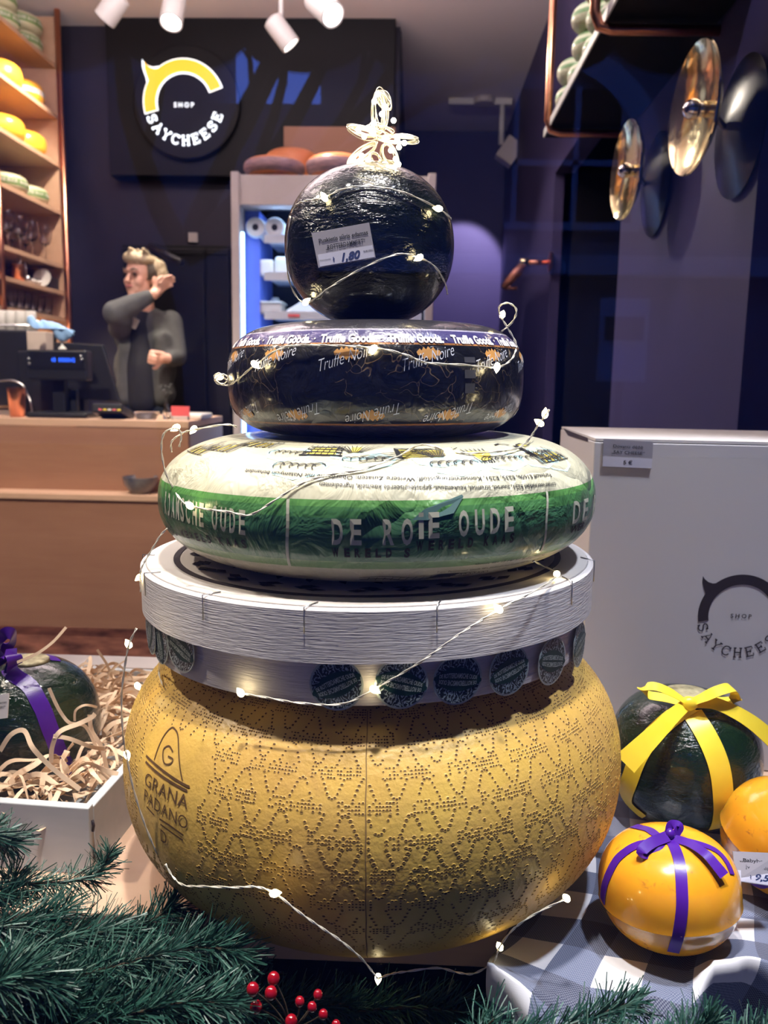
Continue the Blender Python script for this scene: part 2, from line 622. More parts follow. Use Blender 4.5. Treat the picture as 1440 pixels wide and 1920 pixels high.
def part(name, mb, mats, parent, M=None, label=None, bevel=0, auto=False, shift=None):
    """mesh child of parent; vertices were given in world coordinates"""
    PM = WM[parent.name]
    M = M or PM
    me = mb.mesh(name, mats, M.inverted())
    o = bpy.data.objects.new(name, me)
    COL.objects.link(o)
    o.parent = parent
    o.matrix_basis = PM.inverted() @ M
    WM[o.name] = M
    if label:
        o['label'] = label
    if bevel:
        bv = o.modifiers.new('bevel', 'BEVEL')
        bv.width = bevel
        bv.segments = 2
        bv.limit_method = 'ANGLE'
    return o


def solo(name, mb, mats, loc, label=None, cat=None, group=None, kind=None, R=None, bevel=0):
    M = Matrix.Translation(Vector(loc)) @ (R.to_4x4() if R is not None else Matrix())
    me = mb.mesh(name, mats, M.inverted())
    o = bpy.data.objects.new(name, me)
    COL.objects.link(o)
    o.matrix_world = M
    WM[o.name] = M
    if bevel:
        bv = o.modifiers.new('bevel', 'BEVEL')
        bv.width = bevel
        bv.segments = 2
        bv.limit_method = 'ANGLE'
    return tag(o, label, cat, group, kind)


def struct(name, mb, mats, bevel=0):
    c = sum(mb.v, Vector()) / len(mb.v)
    return solo(name, mb, mats, c, kind='structure', bevel=bevel)


def dup(root, loc, label=None, rz=None, group=None):
    r = root.copy()
    COL.objects.link(r)
    r.location = loc
    if rz is not None:
        r.rotation_euler = (0, 0, rz)
    if label:
        r['label'] = label
    if group:
        r['group'] = group
    for ch in list(root.children):
        c = ch.copy()
        COL.objects.link(c)
        c.parent = r
        for g in ch.children:
            d = g.copy()
            COL.objects.link(d)
            d.parent = c
    return r


def light(name, kind, loc, energy, color, parent=None, target=None, size=.03, angle=60, blend=.6, sy=None):
    d = bpy.data.lights.new(name, kind)
    d.energy = energy
    d.color = color
    if kind == 'SPOT':
        d.spot_size = radians(angle)
        d.spot_blend = blend
        d.shadow_soft_size = size
    elif kind == 'POINT':
        d.shadow_soft_size = size
    else:
        d.size = size
        if sy:
            d.shape = 'RECTANGLE'
            d.size_y = sy
    o = bpy.data.objects.new(name, d)
    COL.objects.link(o)
    M = Matrix.Translation(Vector(loc))
    if target is not None:
        q = (Vector(target) - Vector(loc)).to_track_quat('-Z', 'Y')
        M = M @ q.to_matrix().to_4x4()
    if parent:
        o.parent = parent
        o.matrix_basis = WM[parent.name].inverted() @ M
    else:
        o.matrix_world = M
    return o


def catmull(pts, n=8, closed=False):
    P = [Vector(p) for p in pts]
    out = []
    m = len(P)
    rng = range(m if closed else m - 1)
    for i in rng:
        if closed:
            a, b, c, d = P[i - 1], P[i], P[(i + 1) % m], P[(i + 2) % m]
        else:
            a, b, c, d = P[max(i - 1, 0)], P[i], P[i + 1], P[min(i + 2, m - 1)]
        for k in range(n):
            t = k / n
            out.append(.5 * ((2 * b) + (c - a) * t + (2 * a - 5 * b + 4 * c - d) * t * t + (3 * b - a - 3 * c + d) * t ** 3))
    if not closed:
        out.append(P[-1])
    return out


# ------------------------------------------------------------------ lettering
_tc = {}


def glyphs(s, bold=0.0, shear=0.0, res=3):
    key = (s, bold, shear, res)
    if key in _tc:
        return _tc[key]
    cu = bpy.data.curves.new('lettering', 'FONT')
    cu.body = s
    cu.offset = bold
    cu.shear = shear
    cu.resolution_u = res
    cu.fill_mode = 'FRONT'
    o = bpy.data.objects.new('lettering', cu)
    COL.objects.link(o)
    dg = bpy.context.evaluated_depsgraph_get()
    me = bpy.data.meshes.new_from_object(o.evaluated_get(dg))
    vs = [(v.co.x, v.co.y) for v in me.vertices]
    fs = [tuple(p.vertices) for p in me.polygons]
    bpy.data.objects.remove(o)
    bpy.data.curves.remove(cu)
    bpy.data.meshes.remove(me)
    if not vs:
        _tc[key] = ([], [], 1)
        return _tc[key]
    x0 = min(v[0] for v in vs)
    W = max(v[0] for v in vs) - x0
    vs = [((x - x0) / W, y / .73) for x, y in vs]
    _tc[key] = (vs, fs, W / .73)
    return _tc[key]


def text_on(mb, s, fn, p0, p1, h, mi=0, bold=0.0, shear=0.0):
    """s from p0 to p1 (2-D surface coords), cap height h; fn(u, v) -> 3D"""
    vs, fs, _ = glyphs(s, bold, shear)
    p0, p1 = Vector(p0).to_2d(), Vector(p1).to_2d()
    e = p1 - p0
    n = Vector((-e.y, e.x)).normalized()
    q = [p0 + e * x + n * (y * h) for x, y in vs]
    mb.add([fn(a.x, a.y) for a in q], fs, mi)


def line_on(mb, pts, fn, w, mi=0):
    """flat stroke of width w along 2-D surface points"""
    P = [Vector(p).to_2d() for p in pts]
    L, R = [], []
    for i, p in enumerate(P):
        t = P[min(i + 1, len(P) - 1)] - P[max(i - 1, 0)]
        if t.length < 1e-9:
            t = Vector((1, 0))
        n = Vector((-t.y, t.x)).normalized() * w / 2
        L.append(p + n)
        R.append(p - n)
    vs = [fn(a.x, a.y) for a in L] + [fn(a.x, a.y) for a in R]
    k = len(P)
    mb.add(vs, [(i, i + 1, k + i + 1, k + i) for i in range(k - 1)], mi)


# ------------------------------------------------------------------ wheels of cheese
def sup(R, H, n, r_in=0.0, m=44, nb=None):
    out = []
    for i in range(m + 1):
        t = -pi / 2 + pi * i / m
        k = n if t >= 0 or nb is None else nb
        c, s = max(cos(t), 0), sin(t)
        out.append((max(r_in + (R - r_in) * c ** (2 / k), 1e-5), H / 2 + H / 2 * (1 if s >= 0 else -1) * abs(s) ** (2 / k)))
    return out


class Wheel:
    def __init__(self, prof, M):
        self.M = M
        self.prof = prof
        L = [0.0]
        for a, b in zip(prof, prof[1:]):
            L.append(L[-1] + sqrt((a[0] - b[0]) ** 2 + (a[1] - b[1]) ** 2))
        eq = max(range(len(prof)), key=lambda i: prof[i][0])
        self.Req = prof[eq][0]
        self.s = [x - L[eq] for x in L]
        mb = MB().rev(prof, M, 96)
        self.mb = mb
        self.bvh = BVHTree.FromPolygons([tuple(v) for v in mb.v], mb.f)

    def at(self, u, s, off=.0004):
        S = self.s
        s = min(max(s, S[0]), S[-1] - 1e-9)
        i = 0
        lo, hi = 0, len(S) - 2
        while lo < hi:
            md = (lo + hi + 1) // 2
            if S[md] <= s:
                lo = md
            else:
                hi = md - 1
        i = lo
        f = (s - S[i]) / max(S[i + 1] - S[i], 1e-9)
        (r0, z0), (r1, z1) = self.prof[i], self.prof[i + 1]
        r, z = r0 + (r1 - r0) * f, z0 + (z1 - z0) * f
        nr, nz = (z1 - z0), -(r1 - r0)
        l = sqrt(nr * nr + nz * nz) or 1
        nr, nz = nr / l, nz / l
        a = -pi / 2 + u / self.Req
        return self.M @ Vector(((r + nr * off) * cos(a), (r + nr * off) * sin(a), z + nz * off))

    def fn(self, off=.0004):
        return lambda u, s: self.at(u, s, off)

    def uv(self, px, py):
        h, n, i, d = self.bvh.ray_cast(CAM, ray(px, py).normalized())
        if h is None:
            h, n, i, d = self.bvh.find_nearest(CAM + ray(px, py).normalized() * ((self.M @ Vector((0, -self.Req * .5, .05))) - CAM).length)
        q = self.M.inverted() @ h
        a = atan2(q.y, q.x) + pi / 2
        if a > pi:
            a -= 2 * pi
        r = sqrt(q.x ** 2 + q.y ** 2)
        b, best = 0, 9
        for i in range(len(self.prof) - 1):
            (r0, z0), (r1, z1) = self.prof[i], self.prof[i + 1]
            L2 = (r1 - r0) ** 2 + (z1 - z0) ** 2
            f = 0 if L2 < 1e-12 else max(0, min(1, ((r - r0) * (r1 - r0) + (q.z - z0) * (z1 - z0)) / L2))
            dd = (r0 + (r1 - r0) * f - r) ** 2 + (z0 + (z1 - z0) * f - q.z) ** 2
            if dd < best:
                best, b = dd, self.s[i] + (self.s[i + 1] - self.s[i]) * f
        return Vector((a * self.Req, b))

    def hit(self, px, py):
        h, n, i, d = self.bvh.ray_cast(CAM, ray(px, py).normalized())
        return (h, n) if h is not None else (None, None)


def text_px(w, mb, s, p0, p1, h, mi=0, bold=0.0, shear=0.0, off=.0005, h_is=None):
    text_on(mb, s, w.fn(off), w.uv(*p0), w.uv(*p1), h, mi, bold, shear)


def deco_px(w, mb, s, p0, p1, h, fill=.62, bold=.0, off=.0005, shear=0.0):
    """tall narrow letters, spaced evenly from p0 to p1"""
    a, b_ = w.uv(*p0), w.uv(*p1)
    wd = [1.0 if c not in ' IW' else {' ': .75, 'I': .45, 'W': 1.25}[c] for c in s]
    tot, x = sum(wd), 0.0
    for c, k in zip(s, wd):
        if c != ' ':
            e0, e1 = a.lerp(b_, (x + k * (1 - fill) / 2) / tot), a.lerp(b_, (x + k * (1 + fill) / 2) / tot)
            text_on(mb, c, w.fn(off), e0, e1, h, 0, bold, shear)
        x += k


def line_px(w, mb, pts, wd, mi=0, off=.0005, sub=5):
    P = catmull([Vector((*w.uv(*p), 0)) for p in pts], sub)
    line_on(mb, P, w.fn(off), wd, mi)


# ================================================================== THE SETTING
CEIL = 3.22
b = MB().box((-.4, 3.7, -.05), (4.6, 7.0, .1))
struct('floor', b, 'floor')
b = MB().box((-.4, 3.8, CEIL + .05), (4.6, 7.1, .1))
struct('ceiling', b, 'ceiling')
b = MB().box((-2.47, 2.69, CEIL / 2), (.1, 4.92, CEIL))
struct('wall_left', b, 'navy')
b = MB().box((-1.32, 5.15, CEIL / 2), (2.4, .1, CEIL)).box((-.14, 6.1, CEIL / 2), (.05, 1.9, CEIL))
struct('wall_back', b, 'navy')
b = MB().box((.3, 7.1, CEIL / 2), (1.0, .1, CEIL))
struct('wall_corridor', b, 'purple')
b = MB().box((.75, 2.40, CEIL / 2), (.1, 1.17, CEIL)).box((.75, 5.785, CEIL / 2), (.1, 2.63, CEIL))
b.box((.75, 3.73, 2.75), (.1, 1.50, .94))
struct('wall_right', b, 'purple')
b = MB().box((1.25, 3.73, CEIL / 2), (.08, 1.6, CEIL)).box((1.0, 2.95, CEIL / 2), (.5, .06, CEIL)).box((1.0, 4.50, CEIL / 2), (.5, .06, CEIL))
struct('wall_alcove', b, 'black_panel')
b = MB().box((1.62, 1.04, CEIL / 2), (.1, 1.62, CEIL)).box((1.22, 1.84, CEIL / 2), (.84, .05, CEIL))
struct('wall_near', b, 'navy')
# shop front: wall pieces round the window opening, sill and pane
b = MB().box((-2.2, .185, 1.6), (.5, .09, 3.3)).box((1.75, .185, 1.6), (.5, .09, 3.3)).box((-.23, .185, .33), (3.5, .09, .66)).box((-.23, .185, 3.2), (3.5, .09, .12))
struct('wall_front', b, 'facade')
b = MB().box((-.23, .202, 1.9), (3.45, .008, 2.5))
struct('window_1', b, MT['window'])
b = MB().box((-.23, .40, .64), (3.5, .34, .03))
struct('trim_1', b, 'blackm')
b = MB().box((-.14, 6.99, .06), (.02, .1, .12)).box((-1.3, 5.09, .06), (2.3, .02, .12))
struct('baseboard_back', b, 'navy')

# dark bulkhead that carries the lit sign
p0 = atY(208, 330, 5.0)
p1 = atY(742, 54, 5.0)
b = MB().box(((p0.x + p1.x) / 2, 5.04, (p0.z + CEIL - .002) / 2), (p1.x - p0.x, .12, CEIL - .002 - p0.z))
struct('trim_2', b, 'black_panel', bevel=.004)

# display platform
PZ = .775
b = MB().box((-.13, .9025, PZ - .0175), (2.5, .605, .035))
solo('display_board', b, 'board_wood', (-.13, .93, PZ - .035), 'pale wooden shop window board under the stack of cheeses', 'shelf', bevel=.002)
b = MB().box((-.13, 1.180, PZ + .003), (2.5, .05, .005))
solo('back_rail', b, 'fridge', (-.13, 1.18, PZ), 'beige rail along the back edge of the wooden window board', 'rail')
b = MB().box((-.13, .92, (PZ - .035) / 2 + .01), (2.4, .54, PZ - .06))
solo('display_plinth', b, 'black_panel', (-.13, .95, 0), 'dark plinth carrying the wooden window board', 'plinth')

b = MB().box((.42, .578, PZ - .024), (.60, .042, .022))
solo('front_board', b, 'board_wood', (.42, .578, PZ - .035), 'narrow board hidden under the front of the checked cloth', 'shelf')

# ================================================================== CEILING SPOTLIGHTS
def track_spot(px, py, Y, aim, label, energy, lit=True, L=.17, R=.055, angle=70, drop=.14):
    c = atY(px, py, Y)
    aim = Vector(aim)
    d = (aim - c).normalized()
    t = thing('track_spotlight', (c.x, c.y, CEIL), label, 'spotlight', 'white ceiling spotlights')
    st = MB().tube([(c.x, c.y, CEIL), (c.x, c.y, c.z)], .012, 10).rev([(.045, CEIL - .015), (.045, CEIL)], Matrix.Translation((c.x, c.y, 0)), 20)
    part('stem', st, 'white_metal', t)
    Q = Matrix.Translation(c) @ d.to_track_quat('Z', 'Y').to_matrix().to_4x4()
    prof = [(R * .6, -L / 2), (R * .96, -L / 2 + .01), (R, -L / 2 + .03), (R, L / 2), (R * .86, L / 2), (R * .82, L / 2 - .02)]
    part('housing', MB().rev(prof, Q, 28), 'white_metal', t)
    part('lens', MB().rev([(R * .8, L / 2 - .016), (R * .78, L / 2 - .010)], Q, 28), 'lens' if lit else 'white_metal', t)
    if energy:
        light('lamp', 'SPOT', c + d * (L / 2 + .01), energy, WARM, t, aim, .04, angle, .5)
    return t


# uplighter added above the view to brighten the ceiling
t = thing('added_uplighter', (-.8, 2.9, CEIL), 'long added uplighter out of view, brightening the ceiling', 'lamp')
part('trough', MB().box((-.8, 2.9, 2.72), (2.2, .12, .05)), 'white_metal', t, bevel=.004)
part('cable', MB().tube([(-1.7, 2.9, CEIL), (-1.7, 2.9, 2.74)], .002, 6), 'steel', t)
part('cable', MB().tube([(.1, 2.9, CEIL), (.1, 2.9, 2.74)], .002, 6), 'steel', t)
light('lamp', 'AREA', (-.8, 2.9, 2.76), 95, (1.0, .84, .82), t, (-.8, 3.1, 3.6), 2.1, sy=.1)
track_spot(212, 14, 4.3, (-2.6, 4.6, 1.9), 'white spotlight turned to the left shelves, leftmost on the ceiling', 120, L=.14)
track_spot(325, 18, 4.3, (-1.25, 3.2, .9), 'white spotlight shining straight down above the yellow lit sign', 200)
track_spot(527, 60, 4.3, (.7, 4.6, 1.2), 'white spotlight hanging lowest on a stem right of the yellow sign', 60, L=.15, R=.05)
track_spot(606, 12, 3.9, (.66, 2.9, 1.6), 'white spotlight with bright oval lens tilted to the right wall', 60)
# track rail and lamp in the corridor, smoke detector
c = atY(925, 238, 6.3)
t = thing('corridor_spotlight', (c.x, c.y, CEIL), 'grey angular spotlight on a short track in the far corridor', 'spotlight')
part('track', MB().box((c.x - .1, c.y, CEIL - .02), (.45, .05, .04)), 'white_metal', t)
part('stem', MB().tube([(c.x + .06, c.y, CEIL - .03), (c.x + .06, c.y, c.z - .12)], .02, 8), 'white_metal', t)
part('housing', MB().box((c.x + .12, c.y, c.z - .17), (.13, .12, .16), Matrix.Rotation(.6, 3, 'Y')), 'fridge', t)
light('lamp', 'SPOT', (c.x + .02, c.y + .02, c.z - .26), 125, (.84, .72, 1.0), t, (.33, 7.05, 2.05), .02, 52, .35)
c = atZ(908, 187, CEIL - .012)
solo('smoke_detector', MB().rev([(.07, -.03), (.075, -.01), (.075, .011)], Matrix.Translation(c), 24), 'fridge', c, 'round smoke detector on the ceiling of the far corridor', 'smoke detector')


def down_light(x, y, z, aim, e, ang, label, col=NEUT, size=.05):
    t = thing('window_downlight', (x, y, CEIL), label, 'spotlight', 'spotlights over the window display')
    part('stem', MB().tube([(x, y, CEIL), (x, y, z)], .01, 8), 'white_metal', t)
    Q = Matrix.Translation((x, y, z)) @ (Vector(aim) - Vector((x, y, z))).to_track_quat('Z', 'Y').to_matrix().to_4x4()
    part('housing', MB().rev([(.03, -.08), (.05, -.06), (.05, .05), (.042, .05), (.04, .03)], Q, 24), 'white_metal', t)
    light('lamp', 'SPOT', Q @ Vector((0, 0, .06)), e, col, t, aim, size, ang, .6)


down_light(-.60, .45, 2.95, (-.36, .76, .8), 92, 30, 'white window spotlight over the shredded paper crate')
down_light(-.06, .285, 2.95, (-.03, .585, .95), 222, 23, 'white window spotlight straight above the cheese tower')
down_light(.24, .60, 2.95, (.12, .70, .9), 60, 30, 'white window spotlight right of the cheese tower')
down_light(.62, .50, 2.95, (.28, .64, .80), 170, 26, 'white window spotlight over the ribboned cheeses', COOL)
down_light(-1.5, 1.75, 2.95, (-1.6, 3.5, .45), 300, 66, 'white spotlight aimed at the left half of the counter', WARM)
down_light(-.5, 1.75, 2.95, (-1.1, 3.6, .95), 70, 60, 'white spotlight aimed at the till and the person', WARM)
down_light(-1.75, .95, 2.95, (-.12, .70, 1.0), 170, 34, 'white spotlight far left, slanting onto the left side of the tower', WARM)
down_light(.0, 1.9, 3.0, (.50, 2.62, 2.2), 45, 44, 'added white spotlight brightening the right copper shelf', NEUT)  # unseen lamp added to brighten the small stacked cheeses
down_light(.1, 1.3, 2.95, (.66, 2.15, 2.0), 36, 34, 'white spotlight aimed at the purple wall lamps', (.92, .86, 1.0), .02)

# ================================================================== LIT ROUND SIGN
def logo_arc(R0, R1, a0, a1, n=40):
    pts = [(R1 * cos(a0 + (a1 - a0) * i / n), R1 * sin(a0 + (a1 - a0) * i / n)) for i in range(n + 1)]
    pts += [(R0 * cos(a1 + (a0 - a1) * i / n), R0 * sin(a1 + (a0 - a1) * i / n)) for i in range(n + 1)]
    return pts


def horn(R1):
    # little pointed ear on the upper left of the ring
    k = R1
    return [(a * k, c_ * k) for a, c_ in ((-.885, .44), (-.90, .54), (-.945, .66), (-.985, .80), (-.985, .96), (-.93, .885), (-.84, .815), (-.73, .785), (-.62, .80), (-.56, .80), (-.60, .62), (-.74, .46))]


SLAB = {
    'A': [[(.05, 0), (.5, 1), (.95, 0)], [(.22, .36), (.78, .36)], [(-.08, 0), (.26, 0)], [(.74, 0), (1.08, 0)], [(.3, 1), (.55, 1)]],
    'Y': [[(.05, 1), (.5, .48), (.95, 1)], [(.5, .48), (.5, 0)], [(-.08, 1), (.26, 1)], [(.74, 1), (1.08, 1)], [(.3, 0), (.7, 0)]],
    'H': [[(.15, 0), (.15, 1)], [(.85, 0), (.85, 1)], [(.15, .52), (.85, .52)], [(0, 0), (.34, 0)], [(.66, 0), (1, 0)], [(0, 1), (.34, 1)], [(.66, 1), (1, 1)]],
    'E': [[(.18, 0), (.18, 1)], [(0, 0), (.9, 0), (.9, .26)], [(0, 1), (.88, 1), (.88, .76)], [(.18, .52), (.62, .52)], [(.62, .38), (.62, .66)]],
    'C': [[(.92, .74), (.92, 1.0)], [(.90, .80), (.72, .96), (.5, 1.0), (.26, .93), (.08, .70), (.05, .5), (.08, .3), (.26, .07), (.5, 0), (.74, .05), (.93, .24)]],
    'S': [[(.84, .72), (.84, 1)], [(.82, .80), (.66, .97), (.46, 1), (.22, .92), (.14, .76), (.26, .60), (.50, .52), (.74, .44), (.88, .28), (.80, .09), (.52, 0), (.28, .04), (.14, .2)], [(.12, 0), (.12, .28)]],
}


def ring_word(mb, word, fn, R, h, w, a0, a1, th, d, mi=0):
    """slab letters standing on an arc, heads to the centre"""
    n = len(word)
    for i, ch in enumerate(word):
        a = a0 + (a1 - a0) * i / (n - 1)
        up = Vector((-cos(a), -sin(a)))
        rt = Vector((-sin(a), cos(a)))
        base = Vector((R * cos(a), R * sin(a)))
        for st in SLAB[ch]:
            P = [base + rt * ((x - .5) * w) + up * (y * h) for x, y in st]
            line_on(mb, P, lambda x, y: fn(x, y, d), th, mi)


c = atY(350, 193, 4.95)
t = thing('round_shop_sign', (c.x, 4.98, c.z), 'round black illuminated sign with yellow arc reading SAYCHEESE on the dark wall', 'sign')
Q = Matrix.Translation((c.x, 4.98, c.z)) @ Matrix.Rotation(pi / 2, 4, 'X')
part('disc', MB().rev([(.30, 0), (.305, .005), (.305, .04), (.298, .045)], Q, 72), 'black_panel', t, bevel=0)
K = 4.95 / 1560.0
cc = atY(345, 192, 4.93)


def sfn(x, y, d):
    return Vector((cc.x + x * K, 4.934 - d, cc.z + y * K))


m_ = MB()
m_.prism(logo_arc(48, 74, radians(20), radians(196)), sfn, 0, .003)
m_.prism([(x * 1.03, y * 1.03) for x, y in horn(73)], sfn, 0, .0026)
part('arc_glow', m_, 'sign_white', t, label='white glowing outline of the arc')
m_ = MB()
m_.prism(logo_arc(51, 71.5, radians(21.5), radians(194.5)), sfn, .003, .010)
m_.prism(horn(70), sfn, .003, .0092)
part('arc', m_, 'sign_yellow', t, label='glowing yellow arc with a pointed ear')
m_ = MB()
ring_word(m_, 'SAYCHEESE', sfn, 72, 15.5, 13.5, radians(206), radians(338), 3.4, .006)
part('lettering', m_, 'sign_white', t, label='glowing white slab lettering')
m_ = MB()
text_on(m_, 'S H O P', lambda x, y: sfn(x, y, .006), (-18, -8), (18, -8), 8, 0, .03)
part('small_lettering', m_, 'sign_white', t, label='small glowing white word in the centre')

# socket above the dark cabinet
c = atY(363, 446, 5.1)
solo('wall_socket', MB().box((c.x, 5.09, c.z), (.055, .02, .055)).box((c.x, 5.078, c.z), (.03, .004, .03)), ['white_metal'], (c.x, 5.1, c.z), 'small white wall socket above the black cabinet', 'socket', bevel=.003)

# ================================================================== BLACK CABINET BEHIND THE PERSON
a, d = atY(228, 458, 4.75), atY(432, 458, 4.75)
t = thing('black_cabinet', ((a.x + d.x) / 2, 4.92, 0), 'tall black two-door cabinet behind the person at the till', 'cabinet')
zt = a.z
part('body', MB().box(((a.x + d.x) / 2, 4.92, zt / 2), (d.x - a.x, .33, zt)), 'black_panel', t, bevel=.004)
xm = atY(388, 600, 4.75).x
for x0, x1 in ((a.x, xm), (xm, d.x)):
    dd = part('door', MB().box(((x0 + x1) / 2, 4.745, zt / 2 + .02), (x1 - x0 - .012, .02, zt - .08)), 'blackgloss', t, bevel=.003)
    part('door_frame', MB().box((x1 - .012, 4.73, zt / 2 + .02), (.008, .012, zt - .1)).box(((x0 + x1) / 2, 4.73, zt - .045), (x1 - x0 - .02, .012, .008)), 'blackm', dd)
p, q = atY(280, 462, 4.6), atY(340, 492, 4.45)
part('open_flap', MB().tube([p, q], .022, 8), 'blackm', t, label='black bar slanting off the cabinet top')

# ================================================================== LIT FRIDGE
FY = 4.3
a, d = atY(433, 322, FY), atY(818, 322, FY)
fx0, fx1, ft = a.x, d.x, a.z
hb = atY(445, 383, FY).z
t = thing('display_fridge', ((fx0 + fx1) / 2, FY + .3, 0), 'open display fridge with pale frame and blue-lit shelves', 'fridge')
DW = .04
part('side_panel', MB().box((fx0 + DW / 2, FY + .3, ft / 2), (DW, .62, ft)), 'fridge', t, bevel=.004)
part('side_panel', MB().box((fx1 - DW / 2, FY + .3, ft / 2), (DW, .62, ft)), 'fridge', t, bevel=.004)
part('header', MB().box(((fx0 + fx1) / 2, FY + .06, (hb + ft) / 2 - .005), (fx1 - fx0 - 2 * DW, .1, ft - hb - .01)), 'fridge', t, bevel=.003)
part('top_panel', MB().box(((fx0 + fx1) / 2, FY + .35, ft - .06), (fx1 - fx0 - 2 * DW, .46, .02)), 'fridge', t)
part('back_panel', MB().box(((fx0 + fx1) / 2, FY + .6, ft / 2), (fx1 - fx0 - 2 * DW, .02, ft - .1)), 'black_panel', t)
part('liner', MB().box((fx0 + DW + .04, FY + .33, (ft) / 2 - .06), (.075, .4, ft - .2)), 'fridge_in', t, label='blue inner wall')
part('base', MB().box(((fx0 + fx1) / 2, FY + .3, .2), (fx1 - fx0 - 2 * DW, .56, .4)), 'fridge', t)
ls = MB().box((fx0 + DW + .006, FY + .05, 1.2), (.012, .02, 1.5))
part('light_strip', ls, 'fridge_led', t, label='cool white light strip')
zsh = [atY(480, yy, FY + .12).z for yy in (447, 516, 588, 660, 730)]
for z in zsh:
    s_ = part('shelf', MB().box(((fx0 + fx1) / 2 + .05, FY + .28, z - .006), (fx1 - fx0 - .21, .44, .012)), 'fridge_shelf', t)
    part('price_rail', MB().box(((fx0 + fx1) / 2 + .05, FY + .055, z - .012), (fx1 - fx0 - .21, .006, .042)), 'fridge_shelf', s_)
    light('shelf_lamp', 'AREA', ((fx0 + fx1) / 2, FY + .1, z - .03), 1.3, (.55, .75, 1.0), t, ((fx0 + fx1) / 2, FY + .3, z - .4), .7, sy=.03)
light('shelf_lamp', 'AREA', ((fx0 + fx1) / 2, FY + .14, hb - .02), 2.4, (.50, .72, 1.0), t, ((fx0 + fx1) / 2, FY + .3, hb - .5), .7, sy=.03)
rl = atY(550, 591, FY + .03)
part('red_label', MB().box((rl.x, FY + .048, rl.z), (.06, .004, .014)), 'red_card', t, label='red shelf label')

# things on the fridge shelves
def ringcheese(px, label):
    c = atY(px, 428, FY + .12)
    r = .052
    t = thing('cheese_roll', (c.x, FY + .2, zsh[0] + r), label, 'cheese', 'round rolls on the top fridge shelf')
    Q = Matrix.Translation((c.x, FY + .2, zsh[0] + r)) @ Matrix.Rotation(pi / 2, 4, 'X')
    part('rind', MB().rev([(r * .9, -.1), (r, -.09), (r, .09), (r * .92, .098)], Q, 32), 'fridge_shelf', t)
    part('face', MB().rev([(r * .86, .098), (r * .84, .101)], Q, 32), 'china', t)
    part('hub', MB().rev([(r * .33, .100), (r * .3, .103)], Q, 20), 'blackm', t, label='dark round centre')


ringcheese(480, 'pale cheese roll with dark centre, left of the pair on the top fridge shelf')
ringcheese(516, 'pale cheese roll with dark centre, right of the pair on the top fridge shelf')
for px, w, h, lb in ((498, .085, .085, 'small white cheese block on the middle fridge shelf'), (534, .11, .10, 'larger white cheese block beside the ball on the middle fridge shelf')):
    c = atY(px, 500, FY + .14)
    solo('cheese_block', MB().box((c.x, FY + .2, zsh[1] + h / 2), (w, .12, h)), 'china', (c.x, FY + .2, zsh[1]), lb, 'cheese', bevel=.015)
c = atY(500, 580, FY + .14)
t = thing('food_tray', (c.x, FY + .22, zsh[2]), 'cream tray on the lower lit fridge shelf', 'tray')
part('tray', MB().box((c.x, FY + .22, zsh[2] + .03), (.155, .16, .055)), 'beige', t, bevel=.01)
part('rim', MB().box((c.x, FY + .22, zsh[2] + .062), (.165, .17, .008)), 'china', t)
c = atY(500, 545, FY + .14)
solo('round_cheese', MB().rev([(.001, 0), (.035, 0), (.04, .02), (.036, .07), (.02, .11), (.001, .112)], Matrix.Translation((c.x, FY + .4, zsh[2])), 20), 'china', (c.x, FY + .4, zsh[2]), 'pale upright cheese behind the cream tray in the fridge', 'cheese')
c = atY(568, 570, FY + .14)
solo('cheese_wedge', MB().prism([(-.09, 0), (.09, 0), (.09, .05), (.02, .085), (-.09, .02)], lambda x, y, d_: Vector((c.x + x, FY + .14 + d_, zsh[2] + y)), 0, .12), 'china', (c.x, FY + .2, zsh[2]), 'white sloping cheese wedge next to the ball on the lower fridge shelf', 'cheese', bevel=.006)

# cheeses and carton on the fridge
def big_wheel(px0, px1, ytop, Y, mat, label, band=None, R=None):
    a, d = atY(px0, 320, Y), atY(px1, 320, Y)
    R = R or (d.x - a.x) / 2
    cx = (a.x + d.x) / 2
    H = atY((px0 + px1) / 2, ytop, Y).z - ft
    t = thing('round_cheese', (cx, Y, ft), label, 'cheese', 'big orange wheels on top of the fridge')
    part('rind', MB().rev(sup(R, H, 2.4, R * .35, 20), Matrix.Translation((cx, Y, ft)), 48), mat, t)
    if band:
        bm = MB()
        pr = sup(R, H, 2.4, R * .35, 20)
        pr = [(r + .001, z) for r, z in pr if .12 * H < z < band * H]
        bm.rev([(pr[0][0], pr[0][1])] + pr, Matrix.Translation((cx, Y, ft)), 40, a0=pi * 1.05, a1=pi * 1.98)
        part('label_band', bm, 'label_pink', t, label='dark faded label band')


big_wheel(458, 572, 299, FY + .13, 'red_wheel', 'red-orange cheese wheel with dark label, left front on the fridge', .8)
big_wheel(492, 604, 283, FY + .42, 'red_wheel', 'tallest orange cheese wheel at the back on top of the fridge')
big_wheel(574, 690, 294, FY + .14, 'red_wheel', 'orange cheese wheel with pale label, right front on the fridge', .7)
a, d = atY(534, 283, 4.93), atY(742, 242, 4.93)
solo('carton', MB().box(((a.x + d.x) / 2, 4.93, (ft + d.z) / 2 + .0), (d.x - a.x, .08, d.z - ft)), 'kraft', ((a.x + d.x) / 2, 4.93, ft), 'brown carton standing behind the wheels on the fridge', 'box', bevel=.004)

